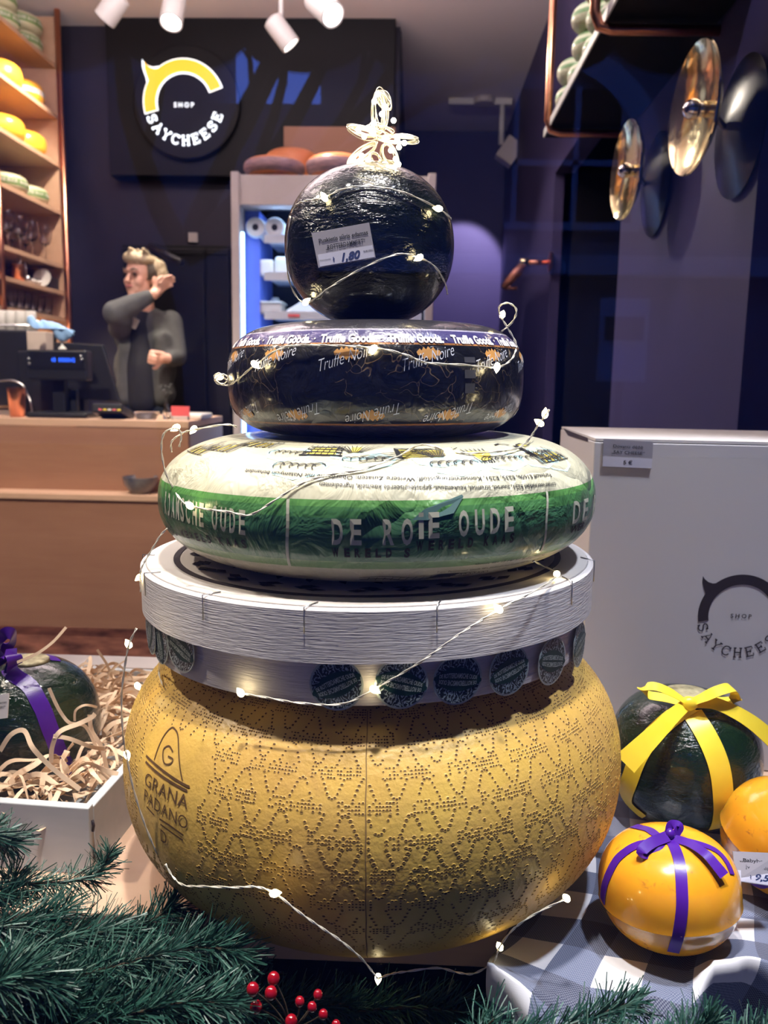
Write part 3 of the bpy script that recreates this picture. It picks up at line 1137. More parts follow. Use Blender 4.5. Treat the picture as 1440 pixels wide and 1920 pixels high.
# ================================================================== LEFT SHELF UNIT
SX, SYF = -2.04, 4.9
shz = [2.94, 2.67, 2.41, 2.15, 1.85, 1.70, 1.55]
t = thing('wall_shelf', (-2.23, 4.5, 0), 'wooden wall shelving with copper corner pipe full of cheese wheels', 'shelf')
part('end_panel', MB().box((-2.23, SYF + .012, 1.6), (.37, .024, 3.18)), 'shelf_wood', t)
part('back_panel', MB().box((-2.412, 4.49, 1.9), (.012, .80, 2.6)), 'shelf_wood', t)
for z in shz:
    part('shelf', MB().box((-2.225, 4.49, z - .011), (.36, .80, .022)), 'shelf_wood', t)
part('copper_pipe', MB().tube([(SX + .02, SYF - .012, 0), (SX + .02, SYF - .012, CEIL)], .016, 12), 'copper', t, label='copper corner pipe')
q = atY(3, 500, 4.15)
part('copper_post', MB().tube([(q.x, 4.15, 1.40), (q.x, 4.15, 2.2)], .016, 12), 'copper', t, label='copper post at the near end')
part('strip_light', MB().box((-2.2, 4.52, 1.533), (.05, .62, .012)), 'led_strip', t, label='warm light strip under the lowest shelf')
light('strip_lamp', 'AREA', (-2.15, 4.5, 1.52), 9, (1, .8, .55), t, (-2.15, 4.5, 1.0), .5, sy=.05)
part('lower_box', MB().box((-2.22, 4.72, 1.40), (.30, .3, .02)).box((-2.22, 4.72, 1.49), (.2, .2, .01)), 'shelf_wood', t)

MT['shelf_green'] = mat_banded('green_band_wrap', .09, [(0, (.60, .56, .36)), (.34, (.13, .24, .06)), (.40, (.15, .27, .07)), (.74, (.62, .60, .40)), (.9, (.56, .56, .34))], (12, 50), .5, .2, .4)


def shelf_wheel(x, y, z, kind, label, first=None, R=.13, H=.095):
    grp = 'cheese wheels on the left wall shelves'
    if first:
        return dup(first, (x, y, z), label, random.uniform(-.4, .4), grp)
    t = thing('round_cheese', (x, y, z), label, 'cheese', grp)
    pr = sup(R, H, 2.5, R * .5, 20)
    part('rind', MB().rev(pr, Matrix.Translation((x, y, z)), 40), {'g': 'shelf_green', 'o': 'orange_wheel', 'l': 'orange_wheel'}[kind], t)
    w = Wheel(pr, Matrix.Translation((x, y, z)))
    if kind == 'g':
        m_ = MB()
        text_on(m_, 'BRABANDSE BUUR  ' * 4, w.fn(.001), (-.38, -.006), (.38, -.006), .018, 0, .03)
        part('lettering', m_, 'cream_ink', t)
    if kind == 'l':
        m_ = MB()
        line_on(m_, [(-.25 + i * .03, 0) for i in range(20)], w.fn(.001), .026)
        part('label_band', m_, 'white_card', t, label='white paper band')
        m_ = MB()
        text_on(m_, 'GOUDA', w.fn(.0016), (.05, -.006), (.11, -.006), .012, 0, .03)
        part('lettering', m_, 'red_card', t)
    return t


fy, ny, cx_ = 4.735, 4.455, -2.185
g1 = shelf_wheel(cx_, fy, shz[0], 'g', 'green-banded cheese wheel at the far end of the top shelf, bottom of its stack')
shelf_wheel(cx_, fy + .01, shz[0] + .096, 'g', 'green-banded cheese wheel at the far end of the top shelf, topmost of its stack', g1)
shelf_wheel(cx_ + .01, ny, shz[0], 'g', 'bright green-banded cheese wheel at the left edge of the top shelf, lower one', g1)
shelf_wheel(cx_, ny, shz[0] + .096, 'g', 'bright green-banded cheese wheel at the left edge of the top shelf, upper one', g1)
l1 = shelf_wheel(cx_, fy, shz[1], 'l', 'orange cheese wheel with white paper band on the second shelf', H=.12)
o1 = shelf_wheel(cx_ + .01, ny, shz[1], 'o', 'glaringly lit orange cheese wheel at the left edge of the second shelf', H=.12)
shelf_wheel(cx_, fy, shz[2], 'o', 'plain orange cheese wheel at the far end of the third shelf', o1)
shelf_wheel(cx_ + .01, ny + .005, shz[2], 'o', 'plain yellow-orange cheese wheel at the left edge of the third shelf', o1)
shelf_wheel(cx_, fy, shz[3], 'g', 'pale cheese wheel with dark green lettered band at the far end of the fourth shelf', g1)
shelf_wheel(cx_ + .01, ny + .01, shz[3], 'g', 'pale cheese wheel with green band at the left edge of the fourth shelf', g1)

# wine glasses, tumblers and small ware
def wineglass(x, y, z, first=None, label=''):
    if first:
        return dup(first, (x, y, z), label)
    t = thing('wine_glass', (x, y, z), label, 'glass', 'stemmed glasses on the fifth shelf')
    T = Matrix.Translation((x, y, z))
    part('bowl', MB().rev([(.004, .082), (.022, .092), (.036, .12), (.038, .15), (.031, .19), (.0295, .19), (.036, .15), (.034, .121), (.021, .094), (.002, .086)], T, 20), 'glass', t)
    part('stem', MB().rev([(.032, 0), (.03, .003), (.005, .007), (.0035, .04), (.005, .082)], T, 16), 'glass', t)
    return t


wg = None
for i, (x, y) in enumerate([(-2.08, 4.74), (-2.20, 4.76), (-2.09, 4.60), (-2.21, 4.62), (-2.09, 4.46), (-2.21, 4.47), (-2.09, 4.33), (-2.21, 4.34)]):
    lb = ['stemmed glass at the far front corner of the fifth shelf', 'stemmed glass at the far back corner of the fifth shelf',
          'second stemmed glass from the far end, front row of the fifth shelf', 'second stemmed glass from the far end, back row of the fifth shelf',
          'third stemmed glass from the far end, front row of the fifth shelf', 'third stemmed glass from the far end, back row of the fifth shelf',
          'stemmed glass by the left photo edge, front row of the fifth shelf', 'stemmed glass by the left photo edge, back row of the fifth shelf'][i]
    o = wineglass(x, y, shz[4], wg, lb)
    wg = wg or o
tb = None
for i, y in enumerate((4.34, 4.42, 4.50, 4.58, 4.66, 4.76)):
    lb = ['tumbler by the left edge of the lowest shelf', 'second tumbler from the left on the lowest shelf', 'third tumbler from the left on the lowest shelf',
          'fourth tumbler from the left on the lowest shelf', 'fifth tumbler from the left on the lowest shelf', 'last tumbler at the far end of the lowest shelf'][i]
    if tb:
        o = dup(tb, (-2.09, y, shz[6]), lb)
    else:
        tb = solo('tumbler', MB().rev([(.026, 0), (.032, .1), (.030, .1), (.024, .006), (.0001, .006)], Matrix.Translation((-2.09, y, shz[6])), 20), 'glass', (-2.09, y, shz[6]), lb, 'glass', 'tumblers on the lowest shelf')
c = Vector((-2.08, 4.40, shz[5]))
t = thing('copper_cup', c, 'small copper cup holding spoons on the sixth shelf', 'cup')
part('cup', MB().rev([(.028, 0), (.032, .085), (.030, .085), (.026, .004), (.0001, .004)], Matrix.Translation(c), 24), 'copper', t)
for dx, dy in ((-.006, .01), (.010, -.004)):
    part('spoon', MB().tube([c + Vector((0, 0, .01)), c + Vector((dx * 2, dy * 2, .12))], .003, 6), 'steel', t)
c = Vector((-2.08, 4.50, shz[5]))
solo('silver_scoop', MB().tube([c + Vector((0, 0, .01)), c + Vector((0, -.02, .11))], .004, 6).sphere(c + Vector((.0, .0, .022)), .022, 12), 'steel', c, 'shiny metal scoop beside the small copper cup', 'scoop')
for y, lb in ((4.56, 'tiny white bowl nearer the copper cup on the sixth shelf'), (4.63, 'tiny white bowl beside the standing white plate')):
    solo('small_bowl', MB().rev([(.010, 0), (.020, .02), (.018, .03), (.016, .03), (.009, .005), (.0001, .005)], Matrix.Translation((-2.08, y, shz[5])), 16), 'china', (-2.08, y, shz[5]), lb, 'bowl', 'tiny white bowls on the sixth shelf')
c = Vector((-2.08, 4.69, shz[5] + .050))
solo('white_plate', MB().rev([(.0001, 0), (.03, .0), (.050, .008), (.050, .011), (.03, .004), (.0001, .003)], Matrix.Translation(c) @ Matrix.Rotation(1.35, 4, 'X'), 28), 'china', c, 'white plate standing on edge on the sixth shelf', 'plate')
solo('black_tin', MB().box((-2.15, 4.81, shz[5] + .035), (.16, .14, .07)), 'blackm', (-2.15, 4.81, shz[5]), 'black tin at the far end of the sixth shelf', 'box', bevel=.004)

# ================================================================== COUNTER
CX = -.93
LZ = .735
t = thing('shop_counter', (-1.7, 3.6, 0), 'long brown wooden counter with a lower ledge and copper foot strip', 'counter')
UZ = 1.03
part('upper_front', MB().box(((-2.40 + CX) / 2, 3.43, (LZ + UZ - .03) / 2), (CX + 2.40, .03, UZ - .03 - LZ)), 'counter_wood', t)
part('top', MB().box(((-2.40 + CX) / 2, 3.73, UZ - .012), (CX + 2.40, .62, .03)), 'counter_top', t, bevel=.002)
part('end_panel', MB().box((CX - .015, 3.74, UZ / 2 - .02), (.03, .6, UZ - .04)), 'fridge', t, label='pale end panel')
part('ledge', MB().box(((-2.40 + CX + .12) / 2, 3.42, LZ - .012), (CX + .12 + 2.40, .26, .024)), 'counter_top', t, label='lighter wooden ledge', bevel=.002)
part('lower_front', MB().box(((-2.40 + CX + .12) / 2, 3.315, (LZ - .024 + .17) / 2), (CX + .12 + 2.40, .03, LZ - .024 - .17)), 'counter_wood', t)
part('lower_end_panel', MB().box((CX + .105, 3.5, .36), (.03, .34, .70)), 'counter_wood', t)
part('kick_plate', MB().box(((-2.40 + CX + .10) / 2, 3.34, .085), (CX + .10 + 2.40, .03, .17)), 'copper_dull', t, label='scuffed copper kick plate')

c = atZ(287, 914, LZ)
c.y = min(c.y, 3.40)
c = Vector((c.x + .01, 3.36, LZ))
t = thing('glazed_bowl', c, 'small dark blue glazed bowl on the counter ledge', 'bowl')
part('bowl', MB().rev([(.035, 0), (.040, .006), (.066, .04), (.072, .07), (.069, .07), (.062, .04), (.035, .012), (.0001, .012)], Matrix.Translation(c), 32), 'bowl', t)
part('foot', MB().rev([(.036, 0), (.034, .006)], Matrix.Translation(c), 24), 'china', t)

TZ = UZ + .003
# till display
c = atY(113, 775, 3.56)
t = thing('till_display', (c.x, 3.56, TZ), 'black customer display on a pole showing blue digits', 'display')
part('base', MB().box((c.x + .02, 3.56, TZ + .012), (.26, .18, .024)), 'blackm', t, bevel=.008)
zt = atY(110, 690, 3.5).z
part('pole', MB().box((c.x, 3.57, (TZ + zt) / 2), (.055, .04, zt - TZ - .02)).box((c.x + .05, 3.60, (TZ + zt) / 2 - .04), (.03, .03, zt - TZ - .1)), 'blackm', t, bevel=.004)
a, d = atY(52, 712, 3.5), atY(162, 657, 3.5)
part('head', MB().box(((a.x + d.x) / 2, 3.53, (a.z + d.z) / 2), (d.x - a.x, .07, d.z - a.z)), 'blackm', t, bevel=.008)
a2, d2 = atY(56, 690, 3.49), atY(156, 661, 3.49)
part('screen', MB().box(((a2.x + d2.x) / 2, 3.493, (a2.z + d2.z) / 2), (d2.x - a2.x, .004, d2.z - a2.z)), 'blackgloss', t)
m_ = MB()
a3, d3 = atY(96, 678, 3.488), atY(141, 671, 3.488)
for i, ch in enumerate('48 0000042'):
    if ch != ' ':
        w_ = (d3.x - a3.x) / 10
        text_on(m_, ch, lambda x, y: Vector((x, 3.4895, y)), (a3.x + i * w_, a3.z), (a3.x + (i + .75) * w_, a3.z), .017, 0, .05)
part('digits', m_, 'screen_blue', t, label='glowing blue digits')
for px, py in ((54, 673), (55, 682), (152, 668), (153, 674)):
    q = atY(px, py, 3.488)
    part('screw', MB().rev([(.004, 0), (.006, .001), (.006, .004), (.004, .005)], Matrix.Translation(q) @ Matrix.Rotation(pi / 2, 4, 'X'), 12), 'steel', t)
# till monitor seen from behind
a, d = atY(143, 745, 3.72), atY(205, 655, 3.72)
t = thing('till_monitor', ((a.x + d.x) / 2, 3.74, TZ), 'black slanted till monitor seen from behind, beside the blue display', 'monitor')
part('screen', MB().prism([(a.x - .10, a.z), (d.x + .03, a.z - .02), (d.x - .04, d.z + .02), (a.x - .10, d.z + .03)], lambda x, y, dd_: Vector((x, 3.74 + dd_, y)), 0, .03), 'blackm', t, bevel=.004)
part('stand', MB().box((a.x - .02, 3.78, (TZ + a.z) / 2 + .02), (.08, .05, a.z - TZ + .06)).box((a.x - .02, 3.78, TZ + .006), (.2, .16, .012)), 'blackm', t)
# copper tumbler
c = atY(33, 782, 3.52)
c.z = TZ
t = thing('copper_tumbler', c, 'tall copper tumbler at the left end of the counter', 'cup')
part('cup', MB().rev([(.030, 0), (.0385, .125), (.036, .125), (.028, .004), (.0001, .004)], Matrix.Translation(c), 32), 'copper', t)
cable = [atY(-10, 716, 3.56), atY(20, 713, 3.56), atY(42, 722, 3.56), atY(52, 740, 3.56), c + Vector((.046, .03, .06)), c + Vector((.05, .035, .006))]
solo('power_cable', MB().tube(catmull(cable, 6), .004, 6), 'steel', c + Vector((.05, .03, 0)), 'grey cable curving down behind the copper tumbler', 'cable')
# card terminal
c = atY(210, 780, 3.50)
t = thing('card_terminal', (c.x, 3.52, TZ), 'black card payment terminal with coloured keys on the counter', 'card terminal')
R_ = Matrix.Rotation(-.25, 3, 'X')
part('body', MB().box((c.x, 3.52, TZ + .028), (.13, .16, .04), R_), 'blackm', t, bevel=.006)
m_ = MB()
for i, mm in enumerate((0, 1, 2, 0, 1)):
    m_.box((c.x - .028 + i * .02, 3.445, TZ + .040), (.014, .01, .006), R_, mm)
part('keys', m_, ['red_card', 'yellow_rib', 'china'], t, label='row of coloured keys')
# glass dish
c = atY(268, 782, 3.5)
c = Vector((c.x, 3.54, TZ))
solo('glass_dish', MB().rev([(.04, 0), (.062, .03), (.060, .03), (.038, .004), (.0001, .004)], Matrix.Translation(c), 28), 'glass', c, 'low clear glass dish beside the card terminal', 'dish')
# tray, red card and sprig
c = atY(350, 775, 3.6)
t = thing('white_tray', (c.x + .01, 3.7, TZ), 'flat white tray near the right end of the counter', 'tray')
part('tray', MB().box((c.x - .02, 3.72, TZ + .012), (.16, .2, .022)), 'china', t, bevel=.006)
c = atY(336, 782, 3.48)
t = thing('red_card', (c.x, 3.5, TZ), 'small red and white card standing on the counter edge', 'card')
part('card', MB().box((c.x, 3.5, TZ + .038), (.078, .004, .042)), 'red_card', t)
part('card_foot', MB().box((c.x, 3.5, TZ + .009), (.07, .03, .018)), 'acrylic', t)
c = atY(323, 770, 3.62)
c = Vector((c.x - .015, 3.58, TZ))
t = thing('bud_vase', c, 'slim clear vase with a dry sprig behind the red card', 'vase')
part('vase', MB().rev([(.014, 0), (.016, .03), (.006, .06), (.006, .075), (.0045, .075), (.0045, .06), (.013, .03), (.0001, .004)], Matrix.Translation(c), 16), 'glass', t)
m_ = MB().tube([c + Vector((0, 0, .01)), c + Vector((0, 0, .12))], .0018, 5)
for k in range(9):
    a = k * 2.4
    m_.tube([c + Vector((0, 0, .09)), c + Vector((.022 * cos(a), .022 * sin(a), .115 + .004 * k))], .0016, 4).sphere(c + Vector((.022 * cos(a), .022 * sin(a), .115 + .004 * k)), .006, 6)
part('sprig', m_, 'cardigan', t, label='dry grey sprig')

# espresso machine with upturned cups, further back
a, d = atY(-30, 775, 3.85), atY(76, 622, 3.85)
ex0, ex1, et = -2.38, d.x, d.z
t = thing('espresso_machine', ((ex0 + ex1) / 2, 3.88, TZ), 'black espresso machine at the left end of the counter', 'coffee machine')
part('body', MB().box(((ex0 + ex1) / 2, 3.88, (TZ + et) / 2 + .02), (ex1 - ex0, .3, et - TZ - .04)), 'blackm', t, bevel=.01)
part('cup_rail', MB().tube([(ex0 + .02, 3.74, et + .02), (ex1 - .01, 3.74, et + .02), (ex1 - .01, 4.02, et + .02)], .005, 6), 'steel', t)
part('drip_tray', MB().box(((ex0 + ex1) / 2, 3.86, TZ + .01), (ex1 - ex0 - .02, .28, .02)), 'steel', t)
cup0 = None
names = ['upturned glass cup on the coffee machine, left end', 'upturned glass cup on the coffee machine, second from left', 'upturned glass cup on the coffee machine, third from left', 'upturned glass cup on the coffee machine, nearest the beige box']
for i, px in enumerate((4, 22, 40, 58)):
    q = atY(px, 612, 3.82)
    p = Vector((q.x, 3.82, et))
    if cup0:
        dup(cup0, p, names[i])
    else:
        cup0 = solo('glass_cup', MB().rev([(.030, 0), (.024, .09), (.0001, .092), (.0001, .086), (.022, .085), (.028, 0)], Matrix.Translation(p), 24), 'china', p, names[0], 'cup', 'upturned cups on the coffee machine')
c = atY(68, 640, 3.66)
solo('beige_box', MB().box((c.x, 3.70, c.z), (.085, .08, .085)), 'beige', (c.x, 3.70, c.z - .0425), 'small beige carton in front of the coffee machine', 'box', bevel=.003)
b = MB().box((c.x, 3.70, (TZ + c.z - .0425) / 2), (.16, .12, c.z - .0425 - TZ))
solo('receipt_printer', b, 'blackm', (c.x, 3.70, TZ), 'black receipt printer tower carrying the small beige carton', 'printer', bevel=.006)
# blue cloth draped on a small stand above the display
c = atY(117, 655, 3.53)
t = thing('cloth_stand', (c.x, 3.53, c.z), 'pale blue cloth on a small cream stand atop the till display', 'cloth')
part('stand', MB().rev([(.018, 0), (.016, .004), (.005, .016), (.004, .04)], Matrix.Translation(c), 16), 'china', t)
poly3 = [(51, 594), (60, 591), (68, 601), (74, 603), (80, 599), (88, 602), (97, 603), (110, 607), (125, 615), (141, 621), (134, 626), (140, 627), (130, 636), (121, 641), (112, 640), (103, 632), (98, 620), (88, 614), (76, 610), (66, 611), (58, 612), (50, 604)]
m_ = MB()
lv = 7
Pm = Vector((96, 617))
rings = []
for k in range(lv):
    f = k / (lv - 1)
    s = sqrt(max(0, 1 - (2 * f - 1) ** 2)) * .9 + .1
    rg = []
    for i, (x, y) in enumerate(poly3):
        px, py = Pm.x + (x - Pm.x) * (s * .35 + .65), Pm.y + (y - Pm.y) * s
        q = atY(px, py, 3.50 + .05 * f + .008 * sin(i * 2.1 + k))
        rg.append(q)
    rings.append(rg)
vs = [p for r_ in rings for p in r_]
n_ = len(poly3)
fs = [(k * n_ + i, k * n_ + (i + 1) % n_, (k + 1) * n_ + (i + 1) % n_, (k + 1) * n_ + i) for k in range(lv - 1) for i in range(n_)]
fs += [tuple(range(n_ - 1, -1, -1)), tuple((lv - 1) * n_ + i for i in range(n_))]
m_.add(vs, fs, 0, True)
part('cloth', m_, 'blue_cloth', t, label='crumpled pale blue cloth')

# ================================================================== THE PERSON BEHIND THE COUNTER
def remeshed(segs, name, voxel=.007, smooth=6, mat='skin'):
    """union of tapered limbs -> one continuous skin"""
    mb = MB()
    for s in segs:
        if len(s) == 3:                                  # ellipsoid: centre, radii, rotation
            c, r, R = s
            M = Matrix.Translation(Vector(c)) @ (R.to_4x4() if R is not None else Matrix()) @ Matrix.Diagonal((*r, 1))
            k = 10
            mb.rev([(max(1e-5, sin(pi * i / k)), -cos(pi * i / k)) for i in range(k + 1)], M, 18)
        else:
            p0, r0, p1, r1 = s
            p0, p1 = Vector(p0), Vector(p1)
            d = (p1 - p0)
            L = max(d.length, 1e-5)
            pr = [(max(1e-5, r0 * cos(a)), r0 * sin(a)) for a in [-pi / 2 + pi / 2 * i / 5 for i in range(6)]]
            pr += [(max(1e-5, r1 * cos(a)), L + r1 * sin(a)) for a in [pi / 2 * i / 5 for i in range(6)]]
            M = Matrix.Translation(p0) @ d.to_track_quat('Z', 'Y').to_matrix().to_4x4()
            mb.rev(pr, M, 16)
    me = mb.mesh(name, mat)
    o = bpy.data.objects.new(name, me)
    COL.objects.link(o)
    r = o.modifiers.new('r', 'REMESH')
    r.mode = 'VOXEL'
    r.voxel_size = voxel
    s = o.modifiers.new('s', 'SMOOTH')
    s.iterations = smooth
    s.factor = .5
    dg = bpy.context.evaluated_depsgraph_get()
    m2 = bpy.data.meshes.new_from_object(o.evaluated_get(dg))
    out = MB()
    out.add([v.co.copy() for v in m2.vertices], [tuple(p.vertices) for p in m2.polygons], 0, True)
    bpy.data.objects.remove(o)
    bpy.data.meshes.remove(me)
    bpy.data.meshes.remove(m2)
    return out


PY = 4.3


def pp(px, py, dy=0.0):
    return atY(px, py, PY + dy)


def build_person():
    foot = pp(272, 760)
    t = thing('person', (foot.x, PY, 0), 'person with short blond hair in a grey cardigan, one arm raised across the face', 'person')
    head = pp(266, 519, -.02)
    Rh = Matrix.Rotation(radians(-24), 3, 'Z') @ Matrix.Rotation(radians(4), 3, 'Y')

    def H(x, y, z):
        return head + Rh @ Vector((x, y, z))
    neck = pp(272, 590, .03)
    sl, sr = pp(236, 606, .02), pp(320, 604, .05)       # shoulders (image left / right)
    el = pp(216, 587, -.20)                             # raised elbow
    wl = pp(288, 552, -.16)
    hl = pp(303, 533, -.10)
    er = pp(332, 668, .0)
    wr = pp(313, 672, -.13)
    hr = pp(297, 670, -.17)
    hip = pp(272, 745, .02)
    segs = [(head + Vector((0, .012, .015)), (.074, .093, .100), Rh), (H(0, -.022, -.055), (.058, .066, .060), Rh),
            (H(0, -.062, -.088), (.026, .024, .022), Rh),
            (H(0, .01, -.06), .048, neck, .052),
            (H(0, -.088, .002), .0075, H(0, -.103, -.030), .0100), (H(-.008, -.094, -.034), .0065, H(.008, -.094, -.034), .0065),
            (H(-.030, -.083, .020), .012, H(.030, -.083, .020), .012),
            (H(.076, .008, -.022), (.010, .018, .030), Rh), (H(-.076, .008, -.022), (.010, .018, .030), Rh),
            (H(-.030, -.058, -.030), (.026, .026, .028), Rh), (H(.030, -.058, -.030), (.026, .026, .028), Rh),
            (neck, .055, pp(274, 640, .04), .08), (pp(274, 640, .04), .09, hip, .10),
            (sl, .045, el, .038), (el, .036, wl, .026), (sr, .045, er, .036), (er, .034, wr, .025)]

    def hand(w, h, curl, side, up):
        w, h = Vector(w), Vector(h)
        d = (h - w).normalized()
        s = Vector(side).normalized()
        s = (s - d * s.dot(d)).normalized()
        n = d.cross(s).normalized() * up
        out = [(w, .024, w + d * .03, .026)]
        palm = w + d * .03
        for k in (-1, 0, 1):
            out.append((palm + s * .017 * k, .015, palm + d * .055 + s * .021 * k, .0135))
        for k, L in ((-1.5, .070), (-.5, .080), (.5, .076), (1.5, .058)):
            a = palm + d * .058 + s * .0165 * k
            m1 = a + (d * cos(curl * .5) + n * sin(curl * .5)) * L * .45
            m2 = m1 + (d * cos(curl * 1.3) + n * sin(curl * 1.3)) * L * .32
            m3 = m2 + (d * cos(curl * 2) + n * sin(curl * 2)) * L * .25
            out += [(a, .0098, m1, .009), (m1, .009, m2, .0082), (m2, .0082, m3, .0072)]
        a = palm + d * .008 - s * .024
        m1 = a + (d * .6 - s * .7 + n * .3).normalized() * .034
        m2 = m1 + (d * .9 - s * .1 + n * .5).normalized() * .028
        out += [(a, .013, m1, .0105), (m1, .0105, m2, .0085)]
        return out
    segs += hand(wl, hl + Vector((.0, .03, .01)), .55, (0.1, .6, -1), -1)
    segs += hand(wr, hr, 1.25, (0, -.35, 1), -1)
    for sx in (-.09, .09):
        hp, kn, an = Vector((hip.x + sx, PY + .03, .93)), Vector((hip.x + sx, PY, .50)), Vector((hip.x + sx * 1.1, PY + .03, .09))
        segs += [(hip, .09, hp, .085), (hp, .085, kn, .055), (kn, .052, an, .036), (an, .038, an + Vector((0, -.13, -.055)), .030), (an, .038, an + Vector((0, .03, -.05)), .032)]
    part('body', remeshed(segs, 'body', .0042, 3), 'skin', t)

    # clothes follow the limbs
    def cl(segs, k):
        return [(s[0], s[1] + k, s[2], s[3] + k) if len(s) == 4 else s for s in segs]
    sleeve_r = wl + (el - wl) * .14
    chest = pp(272, 628, .045)
    card = [((chest.x, chest.y, chest.z), (.165, .10, .15), None), (pp(273, 600, .04), (.13, .075, .06), None), (pp(272, 690, .04), (.165, .105, .17), None), (pp(272, 735, .04), (.165, .11, .10), None),
            (sl, .060, el, .062), (pp(225, 615, -.06), .060, el + Vector((.02, .03, -.02)), .055), (el, .060, el + (wl - el) * .5, .050), (el + (wl - el) * .4, .052, sleeve_r, .036),
            (sr, .062, er, .052), (er, .050, wr + (er - wr) * .2, .036), (pp(240, 650, -.04), .050, pp(238, 745, -.04), .055), (pp(306, 640, -.03), .050, pp(300, 745, -.03), .050)]
    part('cardigan', remeshed(card, 'cardigan', .009, 5, 'cardigan'), 'cardigan', t, label='grey open cardigan')
    sh = [(pp(262, 618, -.02), .050, pp(262, 690, -.055), .066), (pp(262, 690, -.055), .066, pp(268, 752, -.055), .075), (neck + Vector((0, -.02, -.02)), .052, pp(266, 625, -.02), .050)]
    part('shirt', remeshed(sh, 'shirt', .009, 5, 'shirt'), 'shirt', t, label='black shirt under the cardigan')
    pants = []
    for sx in (-.09, .09):
        hp, kn, an = Vector((hip.x + sx, PY + .03, .93)), Vector((hip.x + sx, PY, .50)), Vector((hip.x + sx * 1.1, PY + .03, .13))
        pants += [(hip + Vector((0, 0, -.02)), .105, hp, .10), (hp, .10, kn, .068), (kn, .066, an, .050)]
    part('trousers', remeshed(pants, 'trousers', .012, 4, 'jeans'), 'jeans', t, label='dark trousers')
    shoes = []
    for sx in (-.1, .1):
        an = Vector((hip.x + sx, PY + .03, .07))
        shoes += [(an + Vector((0, .03, -.03)), .04, an + Vector((0, -.14, -.035)), .034), (an + Vector((0, 0, .01)), .045, an + Vector((0, 0, -.02)), .045)]
    part('shoes', remeshed(shoes, 'shoes', .012, 3, 'blackm'), 'blackm', t)
    # hair: cropped dark sides, longer blond top swept up from the forehead
    hs_ = [(H(0, .022, .018), (.0805, .091, .090), Rh)]
    m_ = remeshed(hs_, 'crop', .006, 2, 'hair_dark')
    keep = []
    for f in m_.f:
        c = sum((m_.v[i] for i in f), Vector()) / len(f)
        q = Rh.transposed() @ (c - head)
        if q.z > -.045 and not (q.y < -.030 and q.z < .055) and not (q.y < .0 and q.z < -.015):
            keep.append(f)
    m_.f = keep
    m_.mi = [0] * len(keep)
    m_.smooth = [True] * len(keep)
    part('cropped_hair', m_, 'hair_dark', t, label='dark cropped hair at the sides')
    tops = [(H(0, -.010, .080), (.070, .082, .040), Rh), (H(-.012, -.055, .085), (.058, .040, .034), Rh), (H(0, .060, .055), (.066, .052, .060), Rh), (H(.062, .055, .045), (.030, .050, .050), Rh), (H(.082, .060, .012), (.022, .040, .050), Rh)]
    for k in range(14):
        a = random.uniform(-1, 1)
        tops.append((H(a * .05, -.03 + random.uniform(-.03, .06), .098), .016, H(a * .062 + .01, -.062 + random.uniform(-.03, .09), .118 + random.uniform(-.012, .01)), .009))
    part('hair', remeshed(tops, 'hair', .0055, 2, 'hair'), 'hair', t, label='blond swept hair')
    for sx in (-1, 1):
        e_ = H(.031 * sx, -.085, .004)
        part('eye', MB().sphere(e_, .0105, 12, 0, (1.2, 1, .62)), 'eye', t)
        part('eyebrow', MB().tube([H(.014 * sx, -.097, .024), H(.032 * sx, -.095, .030), H(.050 * sx, -.080, .025)], [.003, .004, .002], 6), 'hair_dark', t)
    part('mouth', MB().sphere(H(0, -.092, -.056), .014, 12, 0, (1.4, .6, .42)), 'lip', t)
    bd = pp(252, 606, -.115)
    part('badge', MB().box(bd, (.035, .004, .05), Matrix.Rotation(.5, 3, 'Y')), 'white_metal', t, label='small pale badge')


build_person()

# ================================================================== RIGHT WALL: SHELF, FRAMES, LAMPS
RZ = 2.055
t = thing('copper_hung_shelf', (.57, 2.6, RZ), 'dark shelf hung in copper pipe frames on the right wall', 'shelf')
part('board', MB().box((.568, 2.48, RZ + .012), (.262, 1.15, .022)), 'black_panel', t)
part('board_edge', MB().box((.4345, 2.48, RZ + .012), (.005, 1.15, .024)), 'white_metal', t, label='pale front edge of the board')
part('back_panel', MB().box((.69, 2.48, RZ + .57), (.012, 1.15, 1.1)), 'black_panel', t)
for Y, x in ((2.93, .428), (2.12, .408)):
    pts = [(x, Y, CEIL), (x, Y, 2.12), (x, Y, RZ + .02), (x + .012, Y, RZ - .012), (x + .04, Y, RZ - .02), (.56, Y, RZ - .02), (.70, Y, RZ - .02)]
    part('copper_frame', MB().tube(pts, .0125, 12), 'copper', t, label='bent copper pipe frame')
part('rear_strut', MB().tube([(.66, 2.93, RZ + .03), (.66, 2.93, CEIL)], .008, 8), 'blackm', t)

